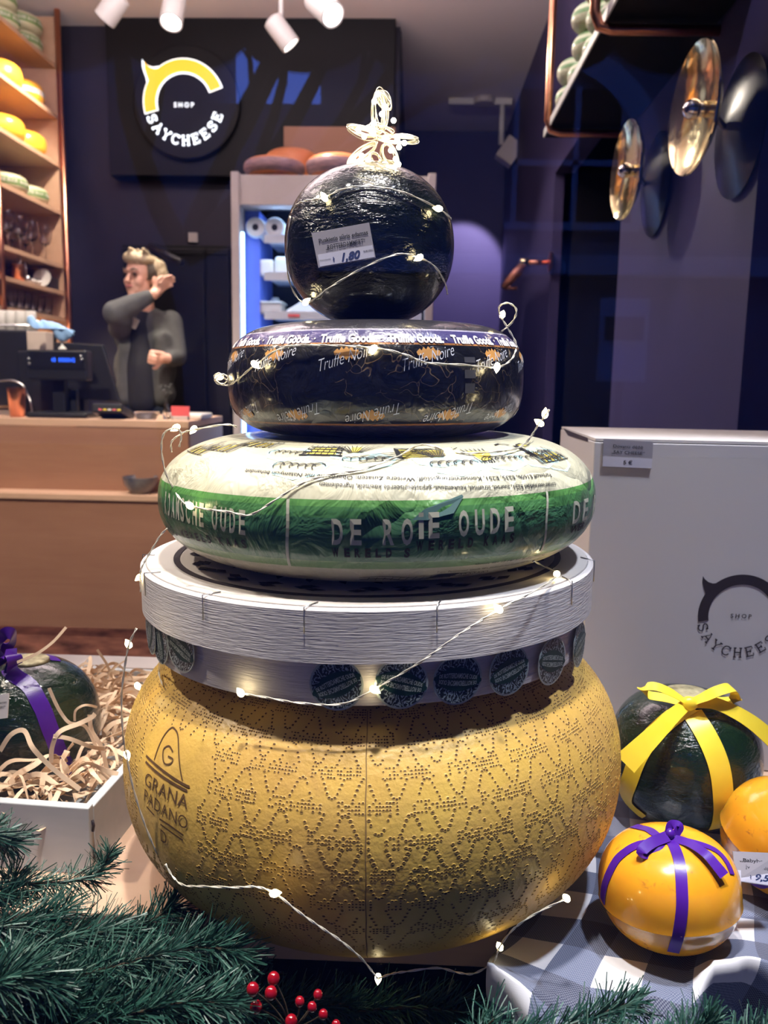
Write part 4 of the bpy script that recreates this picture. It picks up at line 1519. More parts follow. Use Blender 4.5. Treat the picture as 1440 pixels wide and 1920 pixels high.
MT['small_green'] = mat_banded('small_green_wrap', .075, [(0, (.56, .50, .34)), (.25, (.62, .60, .42)), (.50, (.16, .32, .12)), (.66, (.64, .66, .45)), (.82, (.2, .35, .15))], (12, 50), .5, .2, .4)
rw = None
spec = [(.502, 2.86, 0), (.502, 2.86, 1), (.505, 2.66, 0), (.505, 2.66, 1), (.505, 2.66, 2), (.505, 2.46, 0), (.505, 2.46, 1), (.505, 2.46, 2), (.505, 2.26, 0), (.505, 2.26, 1), (.505, 2.26, 2), (.505, 2.26, 3)]
wl_ = ['farthest', 'second farthest', 'third farthest', 'nearest']
lv_ = ['bottom', 'second from bottom', 'third from bottom', 'top']
for i, (x, y, k) in enumerate(spec):
    st = {2.86: 0, 2.66: 1, 2.46: 2, 2.26: 3}[y]
    z = RZ + .024 + k * .080
    lb = 'small green-striped cheese, %s of the %s stack, right copper shelf' % (lv_[k], wl_[st])
    if rw:
        dup(rw, (x + random.uniform(-.01, .01), y, z), lb, random.uniform(0, 6))
    else:
        rw = solo('small_round_cheese', MB().rev(sup(.064, .079, 2.1, .02, 18), Matrix.Translation((x, y, z)), 32), 'small_green', (x, y, z), lb, 'cheese', 'small cheese wheels on the right copper shelf')


def wall_lamp(px, py, ppx, ppy, label):
    c = atX(px, py, .605)
    w_ = atX(ppx, ppy, .69)
    t = thing('wall_lamp', (.70, w_.y, w_.z), label, 'lamp', 'brass disc lamps on the purple wall')
    Q = Matrix.Translation((.694, w_.y, w_.z)) @ Matrix.Rotation(-pi / 2, 4, 'Y')
    part('wall_plate', MB().rev([(.142, 0), (.144, .004), (.12, .014), (.06, .024), (.02, .034), (.0001, .034)], Q, 64), 'blackgloss', t, label='black glossy wall dish')
    part('arm', MB().tube([(.66, w_.y, w_.z), c + Vector((.012, 0, 0))], .007, 8), 'brass', t)
    Q = Matrix.Translation(c) @ Matrix.Rotation(-pi / 2, 4, 'Y') @ Matrix.Rotation(radians(4), 4, 'X')
    part('reflector', MB().rev([(.0001, -.004), (.03, -.003), (.07, .003), (.11, .012), (.129, .022), (.132, .024), (.134, .021), (.112, .006), (.07, -.006), (.0001, -.012)], Q, 64), 'brass', t, label='shallow brass dish')
    part('bulb', MB().sphere(c + Vector((-.022, 0, 0)), .021, 20), 'chrome', t, label='mirrored globe bulb')
    part('socket', MB().rev([(.016, -.004), (.016, .010)], Q, 20), 'brass', t)


wall_lamp(1187, 320, 1228, 347, 'brass disc wall lamp, the farther and smaller of the two')
wall_lamp(1318, 205, 1386, 240, 'brass disc wall lamp, the nearer and larger of the two')

# copper bracket tap on the right wall of the corridor
c = atY(1033, 492, 4.45)
t = thing('copper_wall_tap', (.70, 4.45, c.z), 'jointed copper tap arm sticking out of the far right wall', 'tap')
part('flange', MB().rev([(.05, 0), (.05, .012), (.02, .02)], Matrix.Translation((.70, 4.45, c.z)) @ Matrix.Rotation(-pi / 2, 4, 'Y'), 24), 'copper', t)
e1, e2 = atY(985, 492, 4.45), atY(943, 540, 4.45)
part('arm', MB().tube([(.69, 4.45, c.z), e1], .013, 10), 'copper', t)
part('joint', MB().tube([e1 + Vector((-.03, 0, 0)), e1 + Vector((.02, 0, 0))], .022, 12), 'brass', t)
part('lever', MB().tube([e1, e1 + (e2 - e1) * .4, e2], [.018, .026, .016], 10).tube([e2, atY(970, 541, 4.45)], .009, 8), 'copper_dull', t)

# ================================================================== THE STACK
LEAN = radians(-1.0)
SR = Matrix.Rotation(LEAN, 4, 'Y')
SO = Matrix.Translation((-.019, .70, PZ + .001)) @ SR


def stack_M(z, dx=0, dy=0, tilt=0):
    return SO @ Matrix.Translation((dx, dy, z)) @ Matrix.Rotation(tilt, 4, 'Y')


# ---------- grana padano wheel
gp = sup(.2135, .215, 2.35, .09, 60, 2.15)
GM = stack_M(0, -.008)
gw = Wheel(gp, GM)
t = thing('grana_cheese', GM.translation, 'huge golden cheese drum with dotted rind marks at the base of the tower', 'cheese', R=GM.to_3x3())
part('rind', gw.mb, 'grana', t)
DOT = {'G': ['.XX', 'X..', 'X.X', 'XXX'], 'R': ['XX.', 'X.X', 'XX.', 'X.X'], 'A': ['.X.', 'X.X', 'XXX', 'X.X'], 'N': ['X.X', 'XXX', 'XXX', 'X.X'],
       'P': ['XX.', 'X.X', 'XX.', 'X..'], 'D': ['XX.', 'X.X', 'X.X', 'XX.'], 'O': ['XXX', 'X.X', 'X.X', 'XXX']}


def dots_mesh():
    m = MB()
    rnd = random.Random(3)

    def dot(u, s, w=.0011, h=.0007, rim=True):
        if abs(u - seam_u) < .0016 or (logo[0] < u < logo[1] and logo[2] < s < logo[3]):
            return
        fade = 1.0
        if s < -.045:
            fade = max(0.0, 1 - (-.045 - s) / .035)
        if rnd.random() > .93 * fade + .0:
            return
        w = w * rnd.uniform(.75, 1.2) * (.5 + .5 * fade)
        h = h * rnd.uniform(.75, 1.25) * (.5 + .5 * fade)
        ring = [(u + w * cos(a), s + h * sin(a)) for a in [2 * pi * k / 6 for k in range(6)]]
        inner = [gw.at(a, b_, .00012) for a, b_ in ring]
        ctr = gw.at(u, s, .00005)
        m.add(inner + [ctr], [(i, (i + 1) % 6, 6) for i in range(6)], 0, True)
        if rim:
            o2 = [gw.at(u + 1.25 * w * cos(a), s + 1.35 * h * sin(a), .00018) for a in [2 * pi * k / 6 for k in range(6)]]
            o3 = [gw.at(u + 1.6 * w * cos(a), s + 1.8 * h * sin(a), -.0001) for a in [2 * pi * k / 6 for k in range(6)]]
            m.add(inner + o2 + o3, [(i, (i + 1) % 6, 6 + (i + 1) % 6, 6 + i) for i in range(6)] + [(6 + i, 6 + (i + 1) % 6, 12 + (i + 1) % 6, 12 + i) for i in range(6)], 1, True)
    seam_u = gw.uv(686, 1500).x
    q0, q1 = gw.uv(268, 1430), gw.uv(356, 1560)
    logo = (min(q0.x, q1.x) - .004, max(q0.x, q1.x) + .006, gw.uv(320, 1610).y - .004, gw.uv(300, 1355).y + .004)
    s0 = gw.uv(760, 1388).y
    rows = [s0 + .0215 * k for k in range(4, 0, -1)] + [s0 - .0215 * k for k in range(0, 8)]
    for ri, s in enumerate(rows):
        u = -.36 + (ri % 2) * .031 + rnd.uniform(-.003, .003)
        wi = ri % 2
        while u < .36:
            word = ('GRANA', 'PADANO')[wi % 2]
            pit = .0078 if word == 'GRANA' else .0069
            for ci, ch in enumerate(word):
                for yy, row in enumerate(DOT[ch]):
                    for xx, on in enumerate(row):
                        if on == 'X':
                            dot(u + ci * pit + xx * .0024 + rnd.uniform(-.0001, .0001), s + .0032 - yy * .0022 + rnd.uniform(-.0001, .0001), .00095, .00060, True)
            u += len(word) * pit + .0095
            wi += 1
        u = -.36 + (ri % 2) * .0125
        k = 0
        while u < .36:
            up = 1 if k % 2 == 0 else -1
            P = [(-.0085, -.0058), (-.0070, -.0030), (-.0055, -.0002), (-.0040, .0026), (-.0022, .0050), (.0, .0057), (.0022, .0050), (.0040, .0026), (.0055, -.0002), (.0070, -.0030), (.0085, -.0058)]
            for x, y in P:
                dot(u + x * .90, s - .0104 + up * y * 1.05, .0011, .00075, True)
            u += .0220
            k += 1
    return m, seam_u


dm, seam_u = dots_mesh()
part('dotted_mark', dm, ['brown_dot', 'grana'], t, label='rows of dark dotted lettering pressed into the rind')
m_ = MB()
line_on(m_, [(seam_u + .0002 * sin(i), -.13 + i * .005) for i in range(50)], gw.fn(.0003), .0008)
part('seam', m_, 'seam', t, label='vertical seam line')
m_ = MB()
for pts, wd in (([(290, 1425), (305, 1385), (320, 1366), (328, 1367), (335, 1385), (340, 1450), (343, 1463)], .0012), ([(275, 1417), (300, 1440), (348, 1472), (356, 1474)], .0018), ([(274, 1428), (300, 1452), (352, 1483)], .0018),
                ([(325, 1410), (318, 1399), (308, 1404), (306, 1420), (310, 1432), (320, 1432), (325, 1424), (316, 1418)], .0012),
                ([(276, 1512), (290, 1528)], .0012), ([(300, 1535), (320, 1548), (345, 1566)], .0014), ([(302, 1545), (322, 1560), (344, 1575)], .0012)):
    line_px(gw, m_, pts, wd, 0, .0004)
text_px(gw, m_, 'GRANA', (272, 1470), (352, 1518), .0100, 0, -.005)
text_px(gw, m_, 'PADANO', (271, 1500), (352, 1556), .0095, 0, -.005)
text_px(gw, m_, 'D', (303, 1576), (314, 1584), .010, 0)
part('maker_mark', m_, 'brown_dot', t, label='dark branded maker mark with wedge emblem')

# ---------- round wooden box with stickers
BM = stack_M(.213, -.012)
BR, LR_ = .183, .189
t = thing('round_wooden_box', BM.translation, 'round pale wooden cheese box with stickers round its side, between gold and green wheels', 'box', R=BM.to_3x3())
part('body', MB().rev([(BR - .004, 0), (BR, .002), (BR, .060), (BR - .006, .060), (BR - .006, .004), (.0001, .004)], BM, 96), 'box_wood', t)
part('lid', MB().rev([(LR_ - .003, .0315), (LR_, .032), (LR_, .067), (LR_ - .002, .0685), (.0001, .0685)], BM, 128), 'box_wood', t, bevel=0)
part('lid_top', MB().rev([(LR_ - .004, .0684), (LR_ - .005, .0695), (.0001, .0695)], BM, 96), 'box_top', t, label='pale printed lid board')
m_ = MB()
m_.rev([(.158, .0697), (.158, .0701), (.163, .0701), (.163, .0697), (.158, .0697)], BM, 96, cap=False)
for k in range(30):                                     # wide word printed round the lid, and small diamonds
    a = -pi + k * 2 * pi / 30
    for r0_, r1_, w_ in ((.098, .128, .035), (.066, .088, .05)):
        if k % 5 != 4:
            m_.add([BM @ Vector((r_ * cos(a + d_), r_ * sin(a + d_), .0702)) for r_, d_ in ((r0_, -w_), (r0_ + .004, w_ * .6), (r1_, w_), (r1_ - .006, -w_ * .4))], [(0, 1, 2, 3)])
rnd = random.Random(5)
for k in range(26):
    a = -pi + k * 2 * pi / 26 + .1
    for j in range(3):
        a2 = a + rnd.uniform(-.06, .06)
        r_ = .147 - .004 * j
        P = [BM @ Vector((r_ * cos(a2), r_ * sin(a2), .0702)), BM @ Vector(((r_ + .004) * cos(a2 + .05), (r_ + .004) * sin(a2 + .05), .0702)), BM @ Vector((r_ * cos(a2 + .11), r_ * sin(a2 + .11), .0702)), BM @ Vector(((r_ - .004) * cos(a2 + .05), (r_ - .004) * sin(a2 + .05), .0702))]
        m_.add(P, [(0, 1, 2, 3)])
part('lid_print', m_, 'ink_brown', t, label='dark printed ring and leaves on the lid')
m_ = MB()
for a in (-2.62, -2.15, -1.735, -1.28, -.62, -.2, -3.0):
    for k in range(1):
        p0_, p1_ = BM @ Vector(((LR_ + .0008) * cos(a), (LR_ + .0008) * sin(a), .052)), BM @ Vector(((LR_ + .0008) * cos(a), (LR_ + .0008) * sin(a), .0695))
        p2_ = BM @ Vector(((LR_ - .010) * cos(a + .035), (LR_ - .010) * sin(a + .035), .0703))
        m_.tube([p0_, p1_, p2_], .0005, 6)
part('staples', m_, 'steel', t, label='thin steel staples on the lid rim')

STK = [(632, 1281, 25), (751, 1277, -15), (855, 1271, -8), (950, 1255, 14), (1027, 1237, -14), (1080, 1207, 12), (345, 1214, -18), (306, 1200, -70), (291, 1183, 60), (264, 1135, 80)]
cyl = Wheel([(BR, -.03), (BR, .07)], BM)
cyl.s = [-.03, .07]
for px, py, rot in STK:
    uv = cyl.uv(px, py) if px > 280 else None
    if uv is None:
        a = {291: -2.86, 264: -3.05}[px]
        z = {291: .030, 264: .040}[px]
    else:
        a, z = -pi / 2 + uv.x / BR, uv.y
    off = BR + .0022 if px not in (1027, 751, 291) else BR + .0032
    r_ = .0178
    Q = BM @ Matrix.Rotation(a + pi / 2, 4, 'Z') @ Matrix.Translation((0, -off, z)) @ Matrix.Rotation(pi / 2, 4, 'X') @ Matrix.Rotation(radians(rot), 4, 'Z')
    bend = lambda x, y, d_: Q @ Vector((x, y, d_ - (x * x) * 1.6))
    s_ = MB()
    circ = [(r_ * cos(2 * pi * k / 48), r_ * sin(2 * pi * k / 48)) for k in range(48)]
    s_.prism(circ, lambda x, y, d_: Q @ Vector((x, y, d_)), 0, .0005)
    so = part('round_sticker', s_, 'sticker_edge', t, M=Q, label='round dark sticker with green lens band')
    part('engraving', MB().prism([(x * .925, y * .925) for x, y in circ], lambda x, y, d_: Q @ Vector((x, y, d_)), .0005, .0007), 'sticker', so, M=Q)
    nb_ = 20
    lens_ = [(-r_ * .98 + 2 * r_ * .98 * k / nb_, r_ * .42 * (1 - (2 * k / nb_ - 1) ** 2) + .0008) for k in range(nb_ + 1)]
    lens_ += [(x, -y) for x, y in reversed(lens_)]
    part('band', MB().prism(lens_, lambda x, y, d_: Q @ Vector((x, y, d_)), .0007, .0009), 'sticker_band', so, M=Q)
    m_ = MB()
    arcf = lambda sg: (lambda x, y: Q @ Vector((x, y * (1 - (x / (r_ * 1.35)) ** 2), .0011)))
    text_on(m_, 'DE ROTTERDAMSCHE OUDE', arcf(1), (-r_ * .78, .0009), (r_ * .78, .0009), .0036, 0, .02)
    text_on(m_, 'DE ROTTERDAMSCHE OUDE', arcf(-1), (r_ * .78, -.0009), (-r_ * .78, -.0009), .0036, 0, .02)
    part('lettering', m_, 'sticker_ink', so, M=Q)

# ---------- green wheel
HG = .099
MT['green_wrap'] = mat_banded('green_paper_wrap', HG, [(0, (.62, .57, .42)), (.20, (.24, .38, .17)), (.26, (.065, .20, .085)), (.42, (.055, .17, .080)), (.56, (.07, .22, .07)), (.63, (.11, .31, .08)), (.672, (.66, .64, .47))], (8, 30), .40, .45, .95)
GRM = stack_M(.2835, -.004)
ggp = sup(.181, HG, 2.3, .10, 60)
grw = Wheel(ggp, GRM)
t = thing('green_wrapped_cheese', GRM.translation, 'large cheese wheel in green and cream paper lettered DE ROTTERDAMSCHE OUDE', 'cheese', R=GRM.to_3x3())
part('wrapped_rind', grw.mb, 'green_wrap', t)
m_ = MB()
hL = .0165
deco_px(grw, m_, 'RDAMSCHE OUDE', (309, 960), (464, 1002), hL, .66, .03)
deco_px(grw, m_, 'DE RO', (616, 1019), (780, 1019), hL * 1.02, .62, .03)
deco_px(grw, m_, 'IE OUDE', (782, 1008), (966, 993), hL, .62, .03, off=.0011)
deco_px(grw, m_, 'DE R', (1068, 982), (1113, 962), hL, .6, .02)
part('lettering', m_, 'cream_ink', t, label='tall cream lettering')
m_ = MB()
deco_px(grw, m_, 'AAS, WERELD KAAS', (316, 993), (468, 1027), .0062, .6, .03)
deco_px(grw, m_, 'WERELD S', (618, 1042), (772, 1043), .0066, .55, .05)
deco_px(grw, m_, 'WERELD KAAS', (774, 1031), (964, 1014), .0066, .55, .05, off=.0011)
text_px(grw, m_, 'WER', (1066, 1000), (1092, 990), .006, 0, .03)
text_px(grw, m_, 'Type: Pasteurised. Gouda 48+, Holländischer Gouda 48% Fett i. Tr. Konserv.', (818, 1073), (1022, 1048), .0026, 0, 0)
text_px(grw, m_, 'Gouda 48+ 12 240 AG Bodegraven NL', (890, 1058), (1020, 1040), .0022, 0, 0)
text_px(grw, m_, 'conserveermiddel E251, zuursel, stremsel, keukenzout, gepasteuriseerde koemelk, Ingrediënten', (1040, 905), (600, 905), .0034, 0, .008)
text_px(grw, m_, 'Farbstoff E160b, E235, E251, Konservierungsstoff. Weitere Zutaten: Oberfläche mit Natamycin behandelt', (1030, 888), (462, 880), .0034, 0, .008)
part('small_print', m_, 'ink', t, label='small black printed lines')
m_ = MB()
for pts in ([(541, 936), (540, 990), (544, 1060)], [(1024, 922), (1023, 980), (1012, 1035)]):
    line_px(grw, m_, pts, .0022, 0, .0006)
part('divider', m_, 'cream_ink', t, label='cream dividing lines')
# overlapping paper flap
m_ = MB()
fl = [grw.uv(*p) for p in ((772, 975), (795, 955), (865, 928), (868, 932), (850, 962), (800, 975))]
vs = [grw.at(p.x, p.y, .0009) for p in fl]
m_.add(vs, [tuple(range(len(vs)))])
part('paper_flap', m_, 'grey_green' if 'grey_green' in MT else MT.setdefault('grey_green', pm('flap_paper', (.09, .17, .16), .45, coat=.4)), t, label='bluish folded paper flap')


def doodles(w):
    """engraved-style scenery printed round the top of the wrap"""
    ink, yel, blu = MB(), MB(), MB()
    rnd = random.Random(11)
    f, fy_, fb = w.fn(.0007), w.fn(.0005), w.fn(.0003)
    items = [(470, 838, 'town'), (400, 845, 'town'), (545, 850, 'cloud'), (600, 855, 'house'), (665, 850, 'book'), (690, 862, 'cloud'), (720, 868, 'lines'), (790, 855, 'hull'), (855, 870, 'cloud'), (905, 855, 'sail'), (945, 862, 'cloud'),
             (985, 845, 'bird'), (1020, 850, 'cloud'), (1060, 838, 'town'), (560, 875, 'cloud'), (1005, 858, 'cloud'), (360, 850, 'town'), (820, 858, 'book'), (1040, 862, 'cloud')]
    for px, py, kind in items:
        c = w.uv(px, py)
        mt = 1.2

        def L(pts, wd=.0006, tgt=ink, fn=f):
            line_on(tgt, [c + Vector(p) * mt for p in pts], fn, wd * 1.5)

        def blob(pts, tgt, fn):
            tgt.add([fn(c.x + x, c.y + y) for x, y in pts], [tuple(range(len(pts)))])
        if kind == 'town':
            for k in range(9):
                x = -.020 + k * .005
                h = rnd.uniform(.005, .014)
                L([(x, 0), (x, h), (x + .0022, h + .003), (x + .0045, h), (x + .0045, 0), (x, 0)], .0007)
                L([(x + .0022, .001), (x + .0022, h)], .0005)
                if k % 2:
                    blob([(x, 0), (x + .0045, 0), (x + .0045, h), (x + .002, h + .003), (x, h)], yel, fy_)
        elif kind == 'cloud':
            for k in range(6):
                x = -.014 + k * .0055
                r = rnd.uniform(.0028, .0045)
                L([(x + r * cos(a), r * .8 * sin(a)) for a in [pi + .2 - j * pi / 6 for j in range(-1, 7)]], .0006)
                L([(x + .6 * r * cos(a), .45 * r * sin(a)) for a in [pi - j * pi / 5 for j in range(4)]], .0004)
            blob([(-.024, .001), (-.018, -.009), (0, -.013), (.018, -.008), (.024, .002), (.01, .009), (-.014, .010)], blu, fb)
        elif kind == 'house':
            for k in range(4):
                z = k * .0045
                L([(-.016 + k * .001, z), (.016 - k * .001, z)], .0012)
                for j in range(7):
                    x = -.014 + j * .0047
                    L([(x, z), (x, z + .0035)], .0006)
            blob([(-.013, .002), (.013, .002), (.011, .014), (-.011, .014)], yel, fy_)
        elif kind == 'book':
            for k in range(-5, 6):
                L([(k * .0008, 0), (k * .0034, .010), (k * .0046, .013)], .0005)
            blob([(-.003, 0), (.003, 0), (.005, .012), (-.005, .012)], yel, fy_)
            blob([(-.024, .001), (-.018, -.009), (0, -.013), (.018, -.008), (.024, .002)], blu, fb)
        elif kind == 'hull':
            blob([(-.018, .012), (.022, .007), (.016, -.002), (-.016, -.004)], yel, fy_)
            for k in range(7):
                L([(-.018 + k * .0005, .012 - k * .0024), (.022 - k * .001, .007 - k * .0014)], .0007)
            blob([(-.022, .014), (-.018, .012), (-.016, -.004), (-.021, -.003)], ink, f)
        elif kind == 'sail':
            blob([(-.010, .008), (.012, .006), (.005, -.006), (-.006, -.007)], yel, fy_)
            for k in range(6):
                L([(-.012 + k * .004, .010), (-.006 + k * .002, -.008)], .0006)
        elif kind == 'bird':
            blob([(-.004, .010), (.003, .008), (.002, -.008), (-.001, -.011), (-.005, -.006)], ink, f)
            L([(-.004, .01), (-.012, .014), (-.020, .012)], .0012)
            L([(.003, .009), (.012, .010), (.02, .006)], .0012)
            blob([(.004, .011), (.014, .012), (.02, .007), (.008, .007)], yel, fy_)
        elif kind == 'lines':
            for k in range(5):
                L([(-.016, k * .002), (.016, k * .0026 + .003)], .0004)
    # lower edge drawing
    c = w.uv(760, 1084)
    line_on(ink, [c + Vector((-.036 + k * .004, .0025 * sin(k * .45))) for k in range(24)], f, .0012)
    line_on(ink, [c + Vector((-.036 + k * .004, .004 + .0035 * sin(k * .35))) for k in range(24)], f, .0007)
    for k in range(12):
        line_on(ink, [c + Vector((-.03 + k * .006, -.001)), c + Vector((-.028 + k * .006, .005))], f, .0005)
    q = c + Vector((.028, .001))
    ink.add([f(q.x + x, q.y + y) for x, y in [(-.01, -.001), (.008, -.001), (.014, .006), (-.004, .006)]], [(0, 1, 2, 3)])
    for k in range(7):
        line_on(ink, [q + Vector((.014 + k * .004 + .003 * cos(a), .002 + .003 * sin(a))) for a in [j * .7 for j in range(6)]], f, .0006)
    c = w.uv(430, 1062)
    for k in range(14):
        line_on(ink, [c + Vector((-.02 + k * .004, -.004)), c + Vector((-.014 + k * .004, .003))], f, .0007)
    return ink, yel, blu


ink, yel, blu = doodles(grw)
part('printed_drawing', blu, 'blue_ink', t, label='pale blue printed patches')
part('printed_drawing', yel, 'yellow_ink', t, label='yellow printed patches')
part('printed_drawing', ink, 'ink', t, label='black line drawings')

# ---------- black truffle wheel
HT = .088
MT['truffle_wrap'] = mat_banded('black_truffle_wrap', HT, [(0, (.012, .011, .014)), (.03, (.030, .026, .06)), (.125, (.30, .13, .05)), (.138, (.010, .010, .012)), (.768, (.50, .22, .07)), (.785, (.055, .045, .16)), (.885, (.42, .40, .50)), (.896, (.035, .033, .040))], (12, 40), .3, .55, .5, veins=(60, .012, (.20, .14, .08)))
TM = stack_M(.3835, -.005)
tp = sup(.122, HT, 2.7, .065, 60)
tw = Wheel(tp, TM)
t = thing('truffle_cheese', TM.translation, 'black cheese wheel lettered Truffle Gooda with orange leaves, under the black ball', 'cheese', R=TM.to_3x3())
part('wrapped_rind', tw.mb, 'truffle_wrap', t)
sT = tw.uv(700, 643).y
sB = tw.uv(700, 822).y
m_ = MB()
for k in range(-3, 5):
    u0 = tw.uv(600, 640).x + k * .0505
    text_on(m_, 'Truffle Gooda.', tw.fn(.0006), (u0, sT + .0005), (u0 + .043, sT + .0005), .0072, 0, .045)
    text_on(m_, '·', tw.fn(.0006), (u0 - .0052, sT + .001), (u0 - .0038, sT + .001), .006, 0, .04)
part('lettering', m_, 'white_edge', t, label='white heavy lettering on the purple band')
m_ = MB()
for k in range(-3, 5):
    u0 = tw.uv(600, 640).x + k * .0505 + .012
    text_on(m_, 'Truffle Gooda.', tw.fn(.0006), (u0, sB + .0075), (u0 - .042, sB + .0075), .0062, 0, .045)
part('lower_lettering', m_, 'silver_ink', t, label='grey upside-down lettering along the bottom')
LEAF = [(-.0095, .001), (-.007, .0035), (-.0055, .002), (-.004, .0048), (-.0022, .0028), (-.0005, .0052), (.0015, .003), (.0035, .0048), (.005, .0022), (.008, .0026), (.0095, 0),
        (.0072, -.0016), (.0055, -.0012), (.004, -.0042), (.002, -.0022), (.0, -.0048), (-.002, -.0024), (-.0045, -.0042), (-.006, -.0012), (-.0085, -.0014)]
m_, lf = MB(), MB()
um, sm_ = tw.uv(650, 668)
pitch = tw.uv(805, 668).x - um
sl_ = tw.uv(650, 778).y
for k in range(-3, 4):
    u = um + k * pitch
    lf.add([tw.at(u + x, sm_ + .002 + y, .0006) for x, y in LEAF], [tuple(range(len(LEAF)))])
    text_on(m_, 'Truffe Noire', tw.fn(.0008), (u - .019, sm_ - .0105), (u + .021, sm_ + .0015), .0088, 0, -.012, .6)
    lf.add([tw.at(u + pitch * .3 - x, sl_ - y, .0006) for x, y in LEAF], [tuple(range(len(LEAF)))])
    text_on(m_, 'Truffe Noire', tw.fn(.0008), (u + pitch * .3 + .019, sl_ + .0095), (u + pitch * .3 - .021, sl_ - .0005), .0088, 0, -.012, .6)
part('leaf_print', lf, 'leaf_orange', t, label='orange oak leaves')
part('script_lettering', m_, 'silver_ink', t, label='thin silver script lettering')
m_ = MB()
q = tw.uv(880, 675)
for k, (w_, h_) in enumerate(((.010, .004), (.010, .006), (.009, .007))):
    s0_ = q.y - k * .010
    m_.add([tw.at(q.x + x, s0_ + y, .0006) for x, y in ((-w_ / 2, -h_ / 2), (w_ / 2, -h_ / 2), (w_ / 2, h_ / 2), (-w_ / 2, h_ / 2))], [(0, 1, 2, 3)])
part('date_stamp', m_, MT.setdefault('stamp', pm('grey_stamp_patch', (.06, .06, .07), .4)), t, label='dark grey stamped patches')

# ---------- black ball
BLM = stack_M(.4715, -.010)
bp = sup(.069, .126, 2.12, .004, 60)
bw = Wheel(bp, BLM)
t = thing('black_cheese_ball', BLM.translation, 'glossy black ball of cheese at the top of the tower', 'cheese', R=BLM.to_3x3())
part('rind', bw.mb, 'edam', t)


class Card:
    """thin rigid card between four pixel corners at one distance"""
    def __init__(self, tl, tr, br, bl, Y):
        Ys = Y if isinstance(Y, (list, tuple)) else [Y] * 4
        self.TL, self.TR, self.BR, self.BL = [atY(p[0], p[1], y) for p, y in zip((tl, tr, br, bl), Ys)]
        self.n = (self.TR - self.TL).cross(self.BL - self.TL).normalized()
        if self.n.y > 0:
            self.n = -self.n

    def p(self, u, v, d=0):
        a = self.TL.lerp(self.TR, u)
        b_ = self.BL.lerp(self.BR, u)
        return b_.lerp(a, v) + self.n * d

    def slab(self, mb, u0, v0, u1, v1, d0, d1, mi=0):
        return mb.prism([(u0, v0), (u1, v0), (u1, v1), (u0, v1)], lambda x, y, d: self.p(x, y, d), d0, d1, mi)

    def text(self, mb, s, u0, u1, v, h, bold=0, mi=0, d=.0004, shear=0):
        vs, fs, _ = glyphs(s, bold, shear)
        mb.add([self.p(u0 + (u1 - u0) * x, v + y * h, d) for x, y in vs], fs, mi)


cd = Card((584, 437), (692, 417), (704, 483), (597, 502), (.626, .624, .622, .624))
t = thing('price_card', cd.p(.5, 0), 'tilted grey price card reading 1,80 on the black cheese ball', 'price card')
m_ = MB()
cd.slab(m_, 0, 0, 1, 1, -.0012, 0)
part('card', m_, 'card_grey', t)
m_ = MB()
cd.slab(m_, .03, .02, .985, .36, 0, .0002)
part('price_strip', m_, 'card_white', t, label='pale strip with the price')
m_ = MB()
cd.text(m_, 'Puskietis sūris edamas', .10, .95, .68, .12, .022)
cd.text(m_, '„ROTTERDAMMERT“', .19, .88, .45, .14, .012)
cd.text(m_, 'EUR/100G', .82, .98, .20, .05, .01)
cd.text(m_, 'Nuolaida', .05, .24, .17, .04, 0)
part('lettering', m_, 'ink', t)
m_ = MB()
cd.text(m_, '1,80', .42, .76, .07, .22, .035, shear=.35)
cd.text(m_, 'ł', .27, .31, .09, .14, .01)
part('handwriting', m_, 'ink_blue', t, label='dark blue handwritten price')

# ---------- gift box on the right
BZ = 1.146
A = atZ(1115, 822, BZ)
B = atZ(1440, 829, BZ)
ex = (B - A)
ex.z = 0
ex.normalize()
ey = Vector((-ex.y, ex.x, 0))
W_, D_ = .40, .26


def bx(u, v, z):
    return A + ex * u + ey * v + Vector((0, 0, z - BZ))


RB = Matrix((ex, ey, Vector((0, 0, 1)))).transposed()
cen = bx(W_ / 2, D_ / 2, PZ)
t = thing('gift_box', cen, 'large white gift box printed with a black ring and SAYCHEESE', 'box', R=RB)
part('carton', MB().box(bx(W_ / 2, D_ / 2, (PZ + .001 + BZ - .004) / 2), (W_, D_, BZ - .005 - PZ), RB), 'white_card', t, bevel=.001)
part('lid_flap', MB().box(bx(W_ / 2, D_ / 2, BZ - .0015), (W_ - .002, D_ - .002, .003), RB), 'white_edge', t, label='white top flap')
m_ = MB()
m_.prism([(0, -.004), (0, 0), (.14, .0003), (.24, .001), (.18, -.006)], lambda x, y, d: bx(-.0006 - d, D_ * .15 + x * .8, BZ - .002 + y), 0, .0004)
part('flap_gap_shade', m_, 'ink_brown', t, label='dark strip painted as the shade in the flap gap')  # thin dark strip on the carton side, painting the shade of an open gap
# printed logo, on the front face
front = lambda px, py: (lambda d: CAM + d * ((A - CAM).dot(ey) / d.dot(ey)))(ray(px, py))
lc = front(1389, 1154)
lr = (front(1389, 1154) - front(1309, 1154)).length / 80.0


def bfn(x, y, d):
    return lc + ex * (x * lr) + Vector((0, 0, y * lr)) - ey * (d)


m_ = MB()
m_.prism(logo_arc(61, 80.5, radians(14), radians(191)), bfn, .0001, .0005)
m_.prism([(x, y) for x, y in horn(78)], bfn, .0001, .00045)
part('ring_print', m_, 'ink_brown', t, label='black printed ring with pointed ear')
m_ = MB()
ring_word(m_, 'SAYCHEESE', bfn, 83, 18, 16, radians(200.5), radians(339), 2.4, .0005)
part('lettering', m_, 'ink_brown', t, label='black slab lettering')
m_ = MB()
text_on(m_, 'S H O P', lambda x, y: bfn(x, y, .0005), (-19, -5), (20, -5), 8.5, 0, .015)
part('small_lettering', m_, 'ink_brown', t, label='small black word in the centre')

